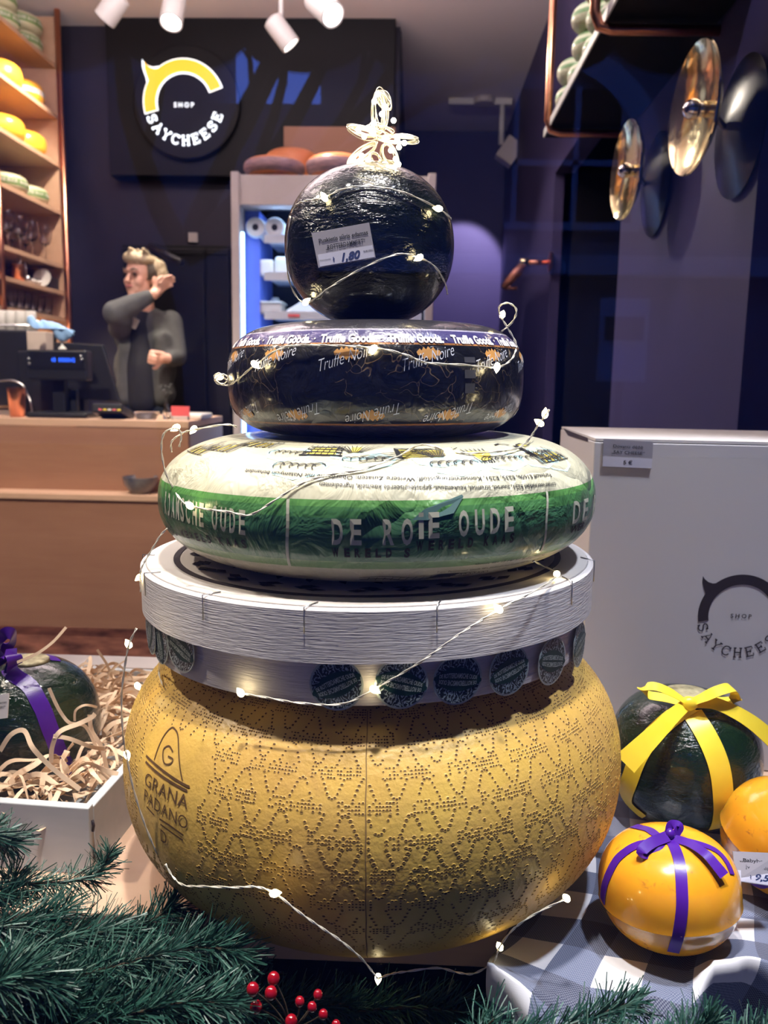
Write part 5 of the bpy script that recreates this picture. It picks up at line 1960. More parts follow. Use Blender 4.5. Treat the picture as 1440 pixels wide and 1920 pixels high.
a_, b_, c_, d_ = [front(*p) for p in ((1131, 823), (1224, 828), (1221, 879), (1129, 875))]
t = thing('box_price_card', (c_ + d_) / 2, 'grey price card reading 5 € fixed high on the white gift box', 'price card')
cd = Card.__new__(Card)
cd.TL, cd.TR, cd.BR, cd.BL, cd.n = a_, b_, c_, d_, -ey
for q_ in (cd.TL, cd.TR, cd.BR, cd.BL):
    q_ -= ey * .002
m_ = MB()
cd.slab(m_, 0, 0, 1, 1, -.0012, 0)
part('card', m_, 'card_grey', t)
m_ = MB()
cd.slab(m_, 0, .02, 1, .38, 0, .0002)
part('price_strip', m_, 'card_white', t, label='pale strip with the price')
m_ = MB()
cd.text(m_, 'Dovanų dėžė', .20, .80, .72, .11, .008)
cd.text(m_, '„SAY CHEESE“', .17, .84, .50, .12, .006)
cd.text(m_, '5 €', .42, .60, .13, .14, .02)
part('lettering', m_, 'ink', t)

# ================================================================== RIGHT: CLOTH AND RIBBONED CHEESES
def build_cloth():
    x0, x1 = .085, .62
    nx, ny = 150, 110
    m = MB()
    vs, uvs = [], []
    L = .46
    for j in range(ny + 1):
        v = L * j / ny                    # from the back of the board to the hanging hem
        for i in range(nx + 1):
            u = i / nx
            x = x0 + (x1 - x0) * u
            edge = .528 + .014 * sin(x * 26 + 1.4) + .006 * sin(x * 53)
            yb = .84
            flat = yb - edge
            fold = .024 * sin(x * 38 + v * 9 + 1.2) + .007 * sin(x * 77 + 2)
            if v < flat:
                y, z = yb - v, PZ + .0025
                k = max(0, (v - flat + .12) / .12)
                z += k * k * max(0.0, fold) * .9
                rr = .004 * (1 + sin(x * 45 + y * 22)) * .5 * (1 if y > .62 else .5)
                z += rr * .8
            else:
                w = v - flat
                rad = .022
                a = min(w / rad, 1.25)
                y = edge - rad * sin(a) - max(0, w - rad * 1.25) * .42
                z = PZ + .0025 - rad * (1 - cos(a)) - max(0, w - rad * 1.25) * .88
                z += max(0.0, fold) * .9 * max(0, 1 - w / .08) + .003
                y += fold * min(1, w / .05) * 1.5
            xx = x + .006 * sin(v * 30 + x * 9) + (.02 * (1 - u) * sin(v * 14) if u < .3 else 0)
            z += max(0, (.10 - u) * .06) * max(0, 1 - abs(v - flat) / .1)
            vs.append((xx, y, z))
            uvs.append((x + .25 * v + .012, v - .20 * x + .006))
    fs = [(j * (nx + 1) + i, (j + 1) * (nx + 1) + i, (j + 1) * (nx + 1) + i + 1, j * (nx + 1) + i + 1) for j in range(ny) for i in range(nx)]
    m.add(vs, fs, 0, True)
    o = solo('checked_cloth', m, 'gingham', (.3, .6, PZ), 'white and navy checked cloth draped over the board edge under the ribboned cheeses', 'cloth')
    uvl = o.data.uv_layers.new(name='cloth')
    for p in o.data.polygons:
        for li, vi in zip(p.loop_indices, p.vertices):
            uvl.data[li].uv = uvs[vi]
    sd = o.modifiers.new('thick', 'SOLIDIFY')
    sd.thickness = .0008
    sd.offset = -1
    return o


build_cloth()
CZ = PZ + .0075


def ribbon_on(w, m, pts, wd, off=.0006, sub=6):
    """ribbon lying on a surface along pixel waypoints"""
    P = catmull([Vector((*w.uv(*p), 0)) for p in pts], sub)
    C_ = [w.at(p.x, p.y, off) for p in P]
    S_ = []
    for i, p in enumerate(P):
        n = (w.at(p.x, p.y, .01) - w.at(p.x, p.y, 0)).normalized()
        t = C_[min(i + 1, len(C_) - 1)] - C_[max(i - 1, 0)]
        S_.append(t.cross(n))
    m.strip(C_, S_, wd, .0002)


def strap_plane(w, m, az, wd, s0=None, s1=None, off=.0006, n=40):
    """ribbon over the surface in the vertical plane of azimuth az"""
    for sg in (0, pi):
        C_, S_ = [], []
        a = az + sg
        for i in range(n + 1):
            s = (s0 if s0 is not None else w.s[0]) + ((s1 if s1 is not None else w.s[-1]) - (s0 if s0 is not None else w.s[0])) * i / n
            C_.append(w.at((a + pi / 2) * w.Req, s, off))
            S_.append(w.M.to_3x3() @ Vector((-sin(a), cos(a), 0)))
        m.strip(C_, S_, wd, .0002)


def free_ribbon(m, pts, wd, facing=(0, -1, .5), sub=8):
    C_ = catmull([atY(*p) for p in pts], sub)
    F_ = Vector(facing)
    S_ = []
    for i in range(len(C_)):
        tt = C_[min(i + 1, len(C_) - 1)] - C_[max(i - 1, 0)]
        s = tt.cross(F_)
        S_.append(s if s.length > 1e-7 else Vector((1, 0, 0)))
    for i in range(1, len(S_)):
        if S_[i].dot(S_[i - 1]) < 0:
            S_[i] = -S_[i]
    wds = wd if isinstance(wd, (int, float)) else [wd[0] + (wd[1] - wd[0]) * i / (len(C_) - 1) for i in range(len(C_))]
    m.strip(C_, S_, wds, .00025)


# green ball with yellow bow
c = Vector((.272, .772, CZ))
gb = Wheel(sup(.0715, .128, 2.25, .012, 60), Matrix.Translation(c))
t = thing('green_cheese_ball', c, 'dark green ball of cheese tied with a wide yellow bow', 'cheese')
part('rind', gb.mb, 'edam_green', t)
m_ = MB().rev([(.0235, .1275), (.020, .1290), (.0001, .1296)], Matrix.Translation(c), 40)
part('crown_label', m_, 'label_cream', t, label='round cream label on the crown')
m_ = MB()
ribbon_on(gb, m_, [(1296, 1334), (1320, 1372), (1346, 1430), (1356, 1500), (1350, 1560)], .0195)
ribbon_on(gb, m_, [(1292, 1326), (1262, 1345), (1215, 1390), (1182, 1460), (1176, 1500), (1192, 1560)], .018)
part('ribbon', m_, 'yellow_rib', t, label='wide yellow satin ribbon')
m_ = MB()
kY = .735
free_ribbon(m_, [(1288, 1318, kY), (1262, 1300, kY - .006), (1228, 1287, kY - .006), (1206, 1290, kY), (1212, 1302, kY + .012), (1250, 1309, kY + .010), (1286, 1318, kY + .004)], .0105, (0, -.5, 1))
free_ribbon(m_, [(1294, 1318, kY), (1322, 1306, kY - .006), (1350, 1294, kY - .006), (1374, 1290, kY + .0), (1378, 1312, kY + .010), (1348, 1316, kY + .012), (1300, 1318, kY + .004)], .0120, (0, -.4, 1))
free_ribbon(m_, [(1288, 1320, kY - .002), (1262, 1342, kY - .022), (1228, 1376, kY - .034), (1196, 1408, kY - .040), (1172, 1432, kY - .042)], (.010, .0215), (.1, -1, .55))
free_ribbon(m_, [(1296, 1318, kY), (1336, 1318, kY - .004), (1376, 1334, kY - .004), (1412, 1356, kY - .002), (1445, 1384, kY)], (.010, .018), (0, -1, 1))
part('bow', m_, 'yellow_rib', t, label='yellow satin bow with long tails')
part('knot', MB().sphere(atY(1292, 1319, kY - .004), .0075, 12, 0, (1.1, .8, .9)), 'yellow_rib', t)


def seam_prof(R, H):
    pr = sup(R, H, 2.25, .006, 60)
    out = []
    for r, z in pr:
        k = (z / H - .40)
        r2 = r * (1 - .016 / (1 + math.exp(k * 130))) + .0011 * math.exp(-(k * 38) ** 2)
        out.append((r2, z))
    return out


# orange cheese with thin purple ribbon
c = Vector((.208, .588, CZ - .001))
ob = Wheel(seam_prof(.0525, .083), Matrix.Translation(c) @ Matrix.Rotation(radians(-5), 4, 'Y') @ Matrix.Rotation(radians(-4), 4, 'X'))
t = thing('small_orange_cheese', c, 'small round orange cheese tied with a thin purple ribbon, in front', 'cheese')
part('rind', ob.mb, 'baby', t)
m_ = MB()
ribbon_on(ob, m_, [(1256, 1574), (1272, 1610), (1278, 1660), (1278, 1710), (1262, 1784)], .0082)
ribbon_on(ob, m_, [(1252, 1574), (1210, 1582), (1168, 1602), (1142, 1640), (1131, 1690)], .0078)
ribbon_on(ob, m_, [(1246, 1570), (1222, 1560), (1198, 1552), (1188, 1550)], .0075)
ribbon_on(ob, m_, [(1262, 1570), (1300, 1580), (1345, 1598), (1372, 1640)], .0060)
part('ribbon', m_, 'purple_rib', t, label='thin purple satin ribbon')
m_ = MB()
q = ob.uv(1256, 1573)
kc = ob.at(q.x, q.y, .004)
kY = kc.y


def off_pts(L):
    return [(x, y, kY + dy) for x, y, dy in L]


free_ribbon(m_, off_pts([(1254, 1572, 0), (1236, 1586, -.010), (1214, 1600, -.014), (1203, 1596, -.016), (1222, 1580, -.010), (1252, 1568, -.003)]), .0080, (0, -.8, 1))
free_ribbon(m_, off_pts([(1256, 1570, 0), (1254, 1556, .001), (1260, 1546, .003), (1275, 1549, .002), (1270, 1560, 0), (1259, 1571, -.002)]), .0065, (.5, -.8, .6))
free_ribbon(m_, off_pts([(1260, 1572, -.002), (1290, 1580, -.010), (1322, 1600, -.022), (1342, 1622, -.029), (1358, 1642, -.034)]), (.0065, .0088), (.2, -.8, 1))
part('bow', m_, 'purple_rib', t, label='small purple bow')
part('knot', MB().sphere(kc, .0042, 10), 'purple_rib', t)

# second orange cheese, cut by the frame
c = Vector((.310, .668, CZ - .001))
oc = Wheel(seam_prof(.0505, .088), Matrix.Translation(c) @ Matrix.Translation((0, 0, .004)) @ Matrix.Rotation(radians(16), 4, 'Y') @ Matrix.Rotation(radians(10), 4, 'X'))
t = thing('small_orange_cheese', c, 'small round orange cheese half out of the photo at the right edge', 'cheese')
part('rind', oc.mb, 'baby', t)
m_ = MB()
ribbon_on(oc, m_, [(1376, 1652), (1400, 1662), (1425, 1660), (1445, 1652)], .006)
part('ribbon', m_, 'purple_rib', t, label='thin purple satin ribbon')
cd = Card((1374, 1596), (1462, 1600), (1462, 1664), (1380, 1652), (.606, .610, .598, .594))
t = thing('cheese_price_card', cd.p(.5, 0), 'grey price card reading 9,50 leaning on the right orange cheese', 'price card')
m_ = MB()
cd.slab(m_, 0, 0, 1, 1, -.001, 0)
part('card', m_, 'card_grey', t)
m_ = MB()
cd.slab(m_, .03, .02, 1, .38, 0, .0002)
part('price_strip', m_, 'card_white', t)
m_ = MB()
cd.text(m_, '„Babyboerenkaas“', .13, 1.25, .67, .12, .008)
cd.text(m_, 'įv. skonių, vnt.', .24, 1.05, .46, .11, .006)
part('lettering', m_, 'ink', t)
m_ = MB()
cd.text(m_, '9,50', .44, .90, .12, .20, .03, shear=.3)
cd.text(m_, 'ł', .32, .36, .12, .15, .01)
cd.text(m_, '____', .06, .30, .20, .04, 0)
part('handwriting', m_, 'ink_blue', t, label='dark handwritten price')

# ================================================================== LEFT: CRATE, BALL, PAPER SHREDS
A = atZ(166, 1516, PZ + .062)
A2 = atZ(237, 1459, PZ + .062)
rc = radians(4)
ey = Vector((sin(rc) * 1.0, cos(rc), 0))
ex = Vector((ey.y, -ey.x, 0))
RC = Matrix((ex, ey, Vector((0, 0, 1)))).transposed()
CW, CD, CH, TH = .36, .34, .062, .009


def cr(u, v, z):
    return A - ex * (CW - u) + ey * v + Vector((0, 0, z - CH))


t = thing('wooden_crate', cr(CW / 2, CD / 2, 0), 'white painted wooden crate filled with paper shreds at the left', 'crate', R=RC)
part('side_board', MB().box(cr(CW / 2, TH / 2, CH / 2), (CW, TH, CH), RC), 'crate_wood', t, bevel=.001)
part('side_board', MB().box(cr(CW / 2, CD - TH / 2, CH / 2), (CW, TH, CH), RC), 'crate_wood', t, bevel=.001)
part('side_board', MB().box(cr(CW - TH / 2 + .0008, CD / 2, CH / 2 - .002), (TH, CD - 2 * TH + .002, CH), RC), 'crate_wood', t, bevel=.001)
part('side_board', MB().box(cr(TH / 2, CD / 2, CH / 2), (TH, CD - 2 * TH, CH), RC), 'crate_wood', t, bevel=.001)
part('floor_board', MB().box(cr(CW / 2, CD / 2, .003), (CW - .02, CD - .02, .005), RC), 'crate_wood', t)
m_ = MB()
for zz in (.018, .044):
    m_.tube([cr(CW + .0012, .004, zz - .005), cr(CW + .0022, .004, zz), cr(CW + .0012, .004, zz + .005)], .0012, 6)
part('staples', m_, 'ink_brown', t, label='dark staples at the corner')

c = atY(58, 1370, .775)
mc = Vector((c.x - .002, .785, PZ + .012))
t = thing('green_cheese_ball', mc, 'dark green ball of cheese with a wide purple bow inside the white crate', 'cheese')
ml = Wheel(sup(.0655, .134, 2.1, .004, 60), Matrix.Translation(mc))
part('rind', ml.mb, 'edam_green', t)
m_ = MB().rev([(.020, .1325), (.016, .1348), (.0001, .1355)], Matrix.Translation(mc), 40)
part('crown_label', m_, 'label_cream', t, label='round cream label on the crown')
m_ = MB()
ribbon_on(ml, m_, [(18, 1254), (48, 1280), (75, 1320), (95, 1370), (115, 1420), (128, 1460)], .0150)
ribbon_on(ml, m_, [(20, 1244), (50, 1228), (80, 1232), (105, 1240)], .010)
part('ribbon', m_, 'purple_rib', t, label='wide purple satin ribbon')
m_ = MB()
kY = .757
free_ribbon(m_, [(12, 1246, kY), (26, 1250, kY - .01), (28, 1236, kY - .012), (20, 1226, kY - .008), (6, 1232, kY), (4, 1246, kY)], .016, (1, -.6, .0))
free_ribbon(m_, [(8, 1244, kY), (-8, 1225, kY), (-4, 1205, kY - .004), (10, 1188, kY - .004), (24, 1190, kY), (20, 1205, kY + .008), (4, 1222, kY + .008), (2, 1240, kY + .004)], .012, (.9, -.5, .4))
part('bow', m_, 'purple_rib', t, label='purple satin bow')
cd = Card((-26, 1306), (17, 1300), (14, 1346), (-28, 1352), (.712, .712, .708, .708))
t = thing('cheese_label_card', cd.p(.5, 0), 'white card stuck on the green ball at the left photo edge', 'price card')
m_ = MB()
cd.slab(m_, 0, 0, 1, 1, -.001, 0)
part('card', m_, 'white_edge', t)
m_ = MB()
cd.text(m_, 'edamas', .50, .92, .62, .10, .01)
cd.text(m_, 'MERT“', .55, .90, .42, .10, .01)
part('lettering', m_, 'ink', t)


def shreds():
    rnd = random.Random(21)
    m = MB()

    def one(p, a, L, w, lift, curl):
        pts = []
        d = Vector((cos(a), sin(a), 0))
        s = Vector((-sin(a), cos(a), 0))
        ph = rnd.uniform(0, 6)
        n = 9
        for i in range(n):
            f = i / (n - 1)
            pts.append(p + d * (L * (f - .5)) + s * (curl * sin(f * 5 + ph)) + Vector((0, 0, lift * sin(pi * f) + .003 * sin(f * 9 + ph))))
        pts = catmull(pts, 2)
        tw_ = rnd.uniform(0, 3)
        S_ = []
        for i in range(len(pts)):
            t_ = (pts[min(i + 1, len(pts) - 1)] - pts[max(i - 1, 0)]).normalized()
            q = Vector((0, 0, 1)) * cos(tw_ + i * .13) + s * sin(tw_ + i * .13)
            S_.append(q - t_ * q.dot(t_))
        m.strip(pts, S_, w, .00015)
    for k in range(950):
        u, v = rnd.uniform(.02, CW - .02), rnd.uniform(.018, CD - .02)
        z = rnd.uniform(.02, .052) + .010 * rnd.random() ** 2
        p = cr(u, v, z)
        dd = (p.to_2d() - mc.to_2d()).length
        if dd < .058:
            continue
        z2 = .012 * max(0, 1 - abs(dd - .09) / .05) + (.010 if v > .18 else 0)
        L = rnd.uniform(.03, .075)
        L = min(L, 2 * min(u, CW - u, v, CD - v) + .012)
        one(p + Vector((0, 0, z2)), rnd.uniform(0, pi), L, rnd.uniform(.003, .0055), rnd.uniform(0, .016), rnd.uniform(.001, .007))
    for pts, w in (([(0, 1408, .69), (20, 1378, .69), (45, 1370, .69), (60, 1400, .68), (82, 1425, .68), (110, 1450, .68), (150, 1480, .68)], .0042),
                   ([(92, 1290, .70), (105, 1320, .70), (118, 1342, .70), (132, 1356, .70), (160, 1362, .71), (180, 1400, .71)], .003),
                   ([(140, 1352, .72), (142, 1332, .72), (160, 1322, .72), (182, 1326, .73)], .0022),
                   ([(96, 1430, .69), (98, 1400, .69), (112, 1372, .69), (150, 1356, .70), (172, 1345, .70), (178, 1338, .70)], .0042),
                   ([(100, 1380, .69), (130, 1385, .69), (170, 1400, .70), (196, 1404, .72)], .0036),
                   ([(32, 1242, .74), (70, 1225, .74), (100, 1203, .745), (124, 1176, .75)], .0028),
                   ([(210, 1270, .9), (200, 1245, .9), (182, 1218, .9)], .0028),
                   ([(192, 1290, .88), (205, 1262, .88), (225, 1245, .88), (238, 1237, .88)], .0018),
                   ([(168, 1340, .73), (172, 1370, .73), (190, 1400, .73), (200, 1440, .73), (206, 1462, .73)], .0040)):
        C_ = catmull([atY(*p) for p in pts], 6)
        S_ = []
        for i in range(len(C_)):
            t_ = (C_[min(i + 1, len(C_) - 1)] - C_[max(i - 1, 0)]).normalized()
            S_.append(t_.cross(Vector((.1 * sin(i * .4), -1, .45))))
        m.strip(C_, S_, w, .00015)
    return m


solo('paper_shred', shreds(), 'straw', cr(CW / 2, CD / 2, .006), 'tangle of pale brown paper shreds filling the white crate', 'packing paper', kind='stuff')

# ================================================================== GARLAND
def needles(m, path, n, L, w, spread=1.0, seed=1, tipf=.25):
    rnd = random.Random(seed)
    P = catmull(path, 10)
    for k in range(int(n * 1.6)):
        f = rnd.random()
        i = min(int(f * (len(P) - 1)), len(P) - 2)
        p = P[i].lerp(P[i + 1], f * (len(P) - 1) - i)
        t = (P[i + 1] - P[i]).normalized()
        a = rnd.uniform(0, 2 * pi)
        o1 = t.orthogonal().normalized()
        o2 = t.cross(o1)
        rad = (o1 * cos(a) + o2 * sin(a))
        d = (t * rnd.uniform(.1, 1.25) + rad * spread * rnd.uniform(.6, 1.1)).normalized()
        ll = L * rnd.uniform(.65, 1.15) * (1 - .35 * max(0, f - .8) / .2)
        s = d.cross(Vector((rnd.uniform(-1, 1), rnd.uniform(-1, 1), rnd.uniform(-1, 1)))).normalized() * w / 2
        bend = Vector((rnd.uniform(-1, 1), rnd.uniform(-1, 1), rnd.uniform(-1.2, .6))) * ll * .10
        m1 = p + d * ll * .55
        m2 = p + d * ll + bend
        mi = 1 if rnd.random() < tipf else 0
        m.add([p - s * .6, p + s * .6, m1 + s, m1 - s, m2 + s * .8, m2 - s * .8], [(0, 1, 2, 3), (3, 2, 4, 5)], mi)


def sprig(parent, pts, n, L=.028, w=.0011, seed=1, spread=1.0, tipf=.2, twig=True):
    path = [atY(*p) for p in pts]
    m = MB()
    needles(m, path, n, L, w, spread, seed, tipf)
    s = part('sprig', m, ['needle', 'needle_tip'], parent)
    if twig:
        part('twig', MB().tube(catmull(path, 6), .0013, 6), 'twig', s)


t = thing('pine_garland', (-.25, .5, .66), 'artificial pine garland along the lower left of the window', 'garland')
LS = [([(-30, 1700, .50), (40, 1660, .52), (110, 1655, .55), (180, 1640, .575), (204, 1600, .585)], 330, .020),
      ([(-40, 1560, .50), (-5, 1570, .51), (25, 1580, .52)], 170, .022),
      ([(-30, 1660, .50), (10, 1690, .50), (30, 1640, .52)], 120, .022),
      ([(-20, 1800, .46), (60, 1780, .48), (150, 1755, .50), (230, 1745, .52)], 420, .028),
      ([(60, 1850, .46), (150, 1830, .47), (260, 1800, .48), (350, 1780, .50), (420, 1780, .50), (455, 1800, .50)], 560, .028),
      ([(120, 1760, .54), (200, 1765, .54), (290, 1762, .54)], 260, .024),
      ([(250, 1750, .54), (300, 1715, .55), (325, 1700, .555)], 160, .024),
      ([(300, 1800, .53), (360, 1760, .54), (420, 1745, .55)], 220, .024),
      ([(-20, 1900, .44), (80, 1890, .45), (180, 1880, .46), (300, 1880, .47)], 620, .030),
      ([(100, 1940, .44), (220, 1910, .45), (340, 1880, .46), (440, 1880, .47)], 560, .028),
      ([(-20, 1740, .47), (60, 1730, .49), (120, 1710, .51)], 260, .026),
      ([(-30, 1850, .43), (30, 1830, .44), (100, 1850, .45)], 360, .028)]
for i, (pts, n, L) in enumerate(LS):
    sprig(t, pts, n, L, .0009, 30 + i, .85, .16)
t = thing('pine_garland', (.2, .45, .66), 'artificial pine garland along the lower right in front of the checked cloth', 'garland')
RS = [([(900, 1930, .44), (990, 1900, .46), (1080, 1880, .475), (1150, 1850, .485), (1195, 1838, .49)], 420, .022),
      ([(880, 1900, .46), (905, 1888, .46), (925, 1868, .46)], 40, .026),
      ([(1230, 1960, .44), (1270, 1920, .45), (1310, 1890, .46), (1330, 1882, .46)], 320, .022),
      ([(1330, 1960, .44), (1380, 1925, .45), (1440, 1900, .46)], 260, .022),
      ([(1050, 1960, .43), (1130, 1930, .44), (1220, 1925, .45)], 320, .024),
      ([(820, 1970, .45), (880, 1935, .46), (950, 1925, .46)], 200, .022)]
RS = [([(x, y + 42, Y) for x, y, Y in pts], n, L) for pts, n, L in RS]
for i, (pts, n, L) in enumerate(RS):
    sprig(t, pts, n, L, .0009, 60 + i, .85, .22)
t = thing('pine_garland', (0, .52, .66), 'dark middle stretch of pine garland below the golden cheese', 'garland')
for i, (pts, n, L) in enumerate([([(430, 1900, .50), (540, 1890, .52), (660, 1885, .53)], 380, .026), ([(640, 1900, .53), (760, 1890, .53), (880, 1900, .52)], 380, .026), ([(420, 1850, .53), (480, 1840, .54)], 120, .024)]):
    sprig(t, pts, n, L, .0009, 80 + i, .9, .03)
# berries
t = thing('berry_sprig', atY(500, 1900, .47), 'sprig of glossy red berries in the dark garland below the golden cheese', 'berries')
BP = [(474, 1855), (480, 1888), (513, 1835), (508, 1862), (546, 1915), (596, 1865), (585, 1888), (606, 1902), (630, 1922), (562, 1878)]
st = MB()
for i, (x, y) in enumerate(BP):
    p = atY(x, y, .462 + .004 * (i % 3))
    part('berry', MB().sphere(p, .0040 if i < 5 else .0030, 14, 0, (1, 1, 1.15)), 'berry', t)
    st.tube(catmull([atY(545, 1935, .475), atY((x + 545) / 2 + 6, (y + 1930) / 2, .474), p], 4), .0006, 5)
part('stem', st, 'twig', t)

# ================================================================== STRING LIGHTS
allw = [bw, tw, grw, gw]
boxmb = MB().rev([(BR, 0), (BR, .032), (LR_, .032), (LR_, .0695), (.0001, .0695)], BM, 96)
box_bvh = BVHTree.FromPolygons([tuple(v) for v in boxmb.v], boxmb.f)
BV = [w.bvh for w in allw] + [box_bvh]


def cast(px, py):
    d = ray(px, py).normalized()
    best = None
    for bv_ in BV:
        h, n, i, ds = bv_.ray_cast(CAM, d)
        if h is not None and (best is None or ds < best[2]):
            best = (h, n, ds)
    return best


def string_path(pts, off=.0018, air=None, step=7.0):
    P2 = catmull([Vector((p[0], p[1], 0)) for p in pts], 6)
    dense = []
    for a, b_ in zip(P2, P2[1:]):
        n = max(1, int((b_ - a).length / step))
        dense += [a.lerp(b_, k / n) for k in range(n)]
    dense.append(P2[-1])
    ds = []
    last = None
    for q in dense:
        r = cast(q.x, q.y) if air is None else None
        if r is not None:
            ds.append(((r[0] - CAM).length, q))
            last = ds[-1][0]
        else:
            ds.append((air * ray(q.x, q.y).length / ray(q.x, q.y).y if air else None, q))
    known = [d for d, _ in ds if d is not None]
    first = known[0] if known else .6
    cur = first
    arr = []
    for d, q in ds:
        if d is not None:
            cur = d
        arr.append(cur)
    # stay in front of every bulge nearby
    n = len(arr)
    sm = [min(arr[max(0, i - 2):i + 3]) for i in range(n)]
    sm = [sum(sm[max(0, i - 2):i + 3]) / len(sm[max(0, i - 2):i + 3]) for i in range(n)]
    out = []
    for s, a, (_, q) in zip(sm, arr, ds):
        out.append(CAM + ray(q.x, q.y).normalized() * (min(s, a) - off))
    return out


wire = MB()
bulbs = []


def run(pts, bl=(), off=.0022, air=None, r=.00042):
    P = string_path(pts, off, air)
    a, b_ = [], []
    for i, p in enumerate(P):
        t_ = (P[min(i + 1, len(P) - 1)] - P[max(i - 1, 0)]).normalized()
        o1 = t_.orthogonal().normalized()
        o2 = t_.cross(o1)
        ph = i * .9
        a.append(p + (o1 * cos(ph) + o2 * sin(ph)) * .00045)
        b_.append(p - (o1 * cos(ph) + o2 * sin(ph)) * .00045)
    wire.tube(a, r, 5)
    wire.tube(b_, r, 5)
    for x, y in bl:
        if air is not None:
            q = atY(x, y, air)
            bulbs.append(q)
        else:
            d = ray(x, y).normalized()
            j = min(range(len(P)), key=lambda i: (P[i] - (CAM + d * (P[i] - CAM).dot(d))).length)
            bulbs.append(CAM + d * ((P[j] - CAM).length - .0015))


run([(547, 400), (556, 384), (575, 376), (605, 371), (650, 353), (700, 350), (760, 362), (822, 391), (846, 410)], [(608, 370), (822, 391)])
run([(544, 405), (538, 470), (543, 530), (572, 568), (620, 538), (680, 503), (745, 477), (785, 483), (815, 500), (834, 530), (839, 552)], [(574, 566), (786, 483)])
run([(434, 720), (450, 708), (480, 683), (530, 652), (590, 647), (700, 652), (760, 665), (800, 680), (870, 684), (930, 689), (958, 675), (968, 655)], [(478, 683), (700, 654), (932, 688)])
AY = .585
run([(434, 720), (424, 712), (412, 700), (402, 705), (406, 718), (420, 720), (428, 708), (416, 702), (404, 712), (420, 722), (434, 720)], [(412, 707)], air=.665)
run([(968, 655), (966, 640), (950, 612), (938, 592), (936, 575), (952, 568), (968, 580), (962, 602), (940, 622)], [(942, 590)], air=.67)
run([(1030, 768), (1018, 785), (1010, 795), (1000, 812), (985, 832)], [(1022, 776), (1012, 793)], air=.60)
run([(1000, 815), (975, 838), (940, 846), (880, 850), (840, 845), (790, 834), (745, 856), (680, 880), (620, 890), (570, 905), (520, 935), (470, 965), (430, 960), (355, 948), (330, 925)], [(841, 846), (356, 948)])
run([(332, 925), (312, 890), (303, 845), (308, 812), (330, 803), (340, 815), (336, 838)], [(330, 802)], air=.60)
run([(322, 848), (322, 828), (342, 812), (362, 806), (420, 796), (444, 800)], [(363, 805)], air=.64)
run([(316, 988), (300, 1005), (285, 1030), (272, 1052), (264, 1070), (263, 1088), (264, 1110)], [(262, 1082)], air=.62)
run([(256, 1178), (242, 1208), (234, 1250), (228, 1310), (231, 1380), (238, 1420), (248, 1470), (266, 1530), (290, 1590), (310, 1620)], [(241, 1208), (238, 1415), (311, 1618)], air=.555)
run([(310, 1620), (325, 1645), (345, 1660), (380, 1662), (440, 1664), (480, 1663), (515, 1675), (560, 1710), (600, 1738), (640, 1765), (680, 1800), (708, 1835)], [(515, 1675)], off=.028)
run([(708, 1835), (735, 1826), (760, 1822), (820, 1815), (860, 1824), (890, 1825), (925, 1803), (937, 1775), (965, 1740), (1010, 1710), (1062, 1685)], [(709, 1834), (937, 1775), (1062, 1684)], air=.525)
run([(1000, 1052), (1020, 1062), (1045, 1076), (1020, 1098), (980, 1120), (935, 1143), (860, 1190), (790, 1240), (700, 1293), (640, 1320), (560, 1318), (500, 1308), (450, 1300)], [(1044, 1076), (935, 1142), (702, 1293), (451, 1299)], off=.006)
run([(300, 1240), (298, 1262), (305, 1285)], [(258, 1286)], off=.004)

t = thing('string_light', (0, .5, .8), 'thin wire string of warm lights wound round the cheese tower, wire bow on top', 'string lights')
part('wire', wire, 'wire', t)
for i, p in enumerate(bulbs):
    dr = Vector((random.uniform(-1, 1), random.uniform(-.3, .3), random.uniform(-1, 1))).normalized()
    Q = Matrix.Translation(p) @ dr.to_track_quat('Z', 'Y').to_matrix().to_4x4()
    part('bulb', MB().rev([(.0001, -.0034), (.0016, -.0026), (.0024, -.0006), (.0022, .0012), (.0012, .0030), (.0001, .0046)], Q, 12), 'bulb', t)

# bow of many wire loops on the ball
rnd = random.Random(77)
bowm = MB()
BY = .692


def loop(c, ax, bx_, n=22, jit=.4, r=.00045):
    """closed wire loop in pixels around c with half-axis vectors"""
    P = []
    p1, p2, p3 = rnd.uniform(0, 6), rnd.uniform(0, 6), rnd.uniform(0, 6)
    for k in range(n):
        a = 2 * pi * k / n
        x = c[0] + ax[0] * cos(a) + bx_[0] * sin(a) + 2.2 * jit * sin(2 * a + p1)
        y = c[1] + ax[1] * cos(a) + bx_[1] * sin(a) + 2.2 * jit * sin(3 * a + p2)
        P.append(atY(x, y, BY + .004 * sin(a + p3) + rnd.uniform(-.0006, .0006) + (rnd.random() - .5) * .002))
    bowm.tube(P, r, 5, closed=True)


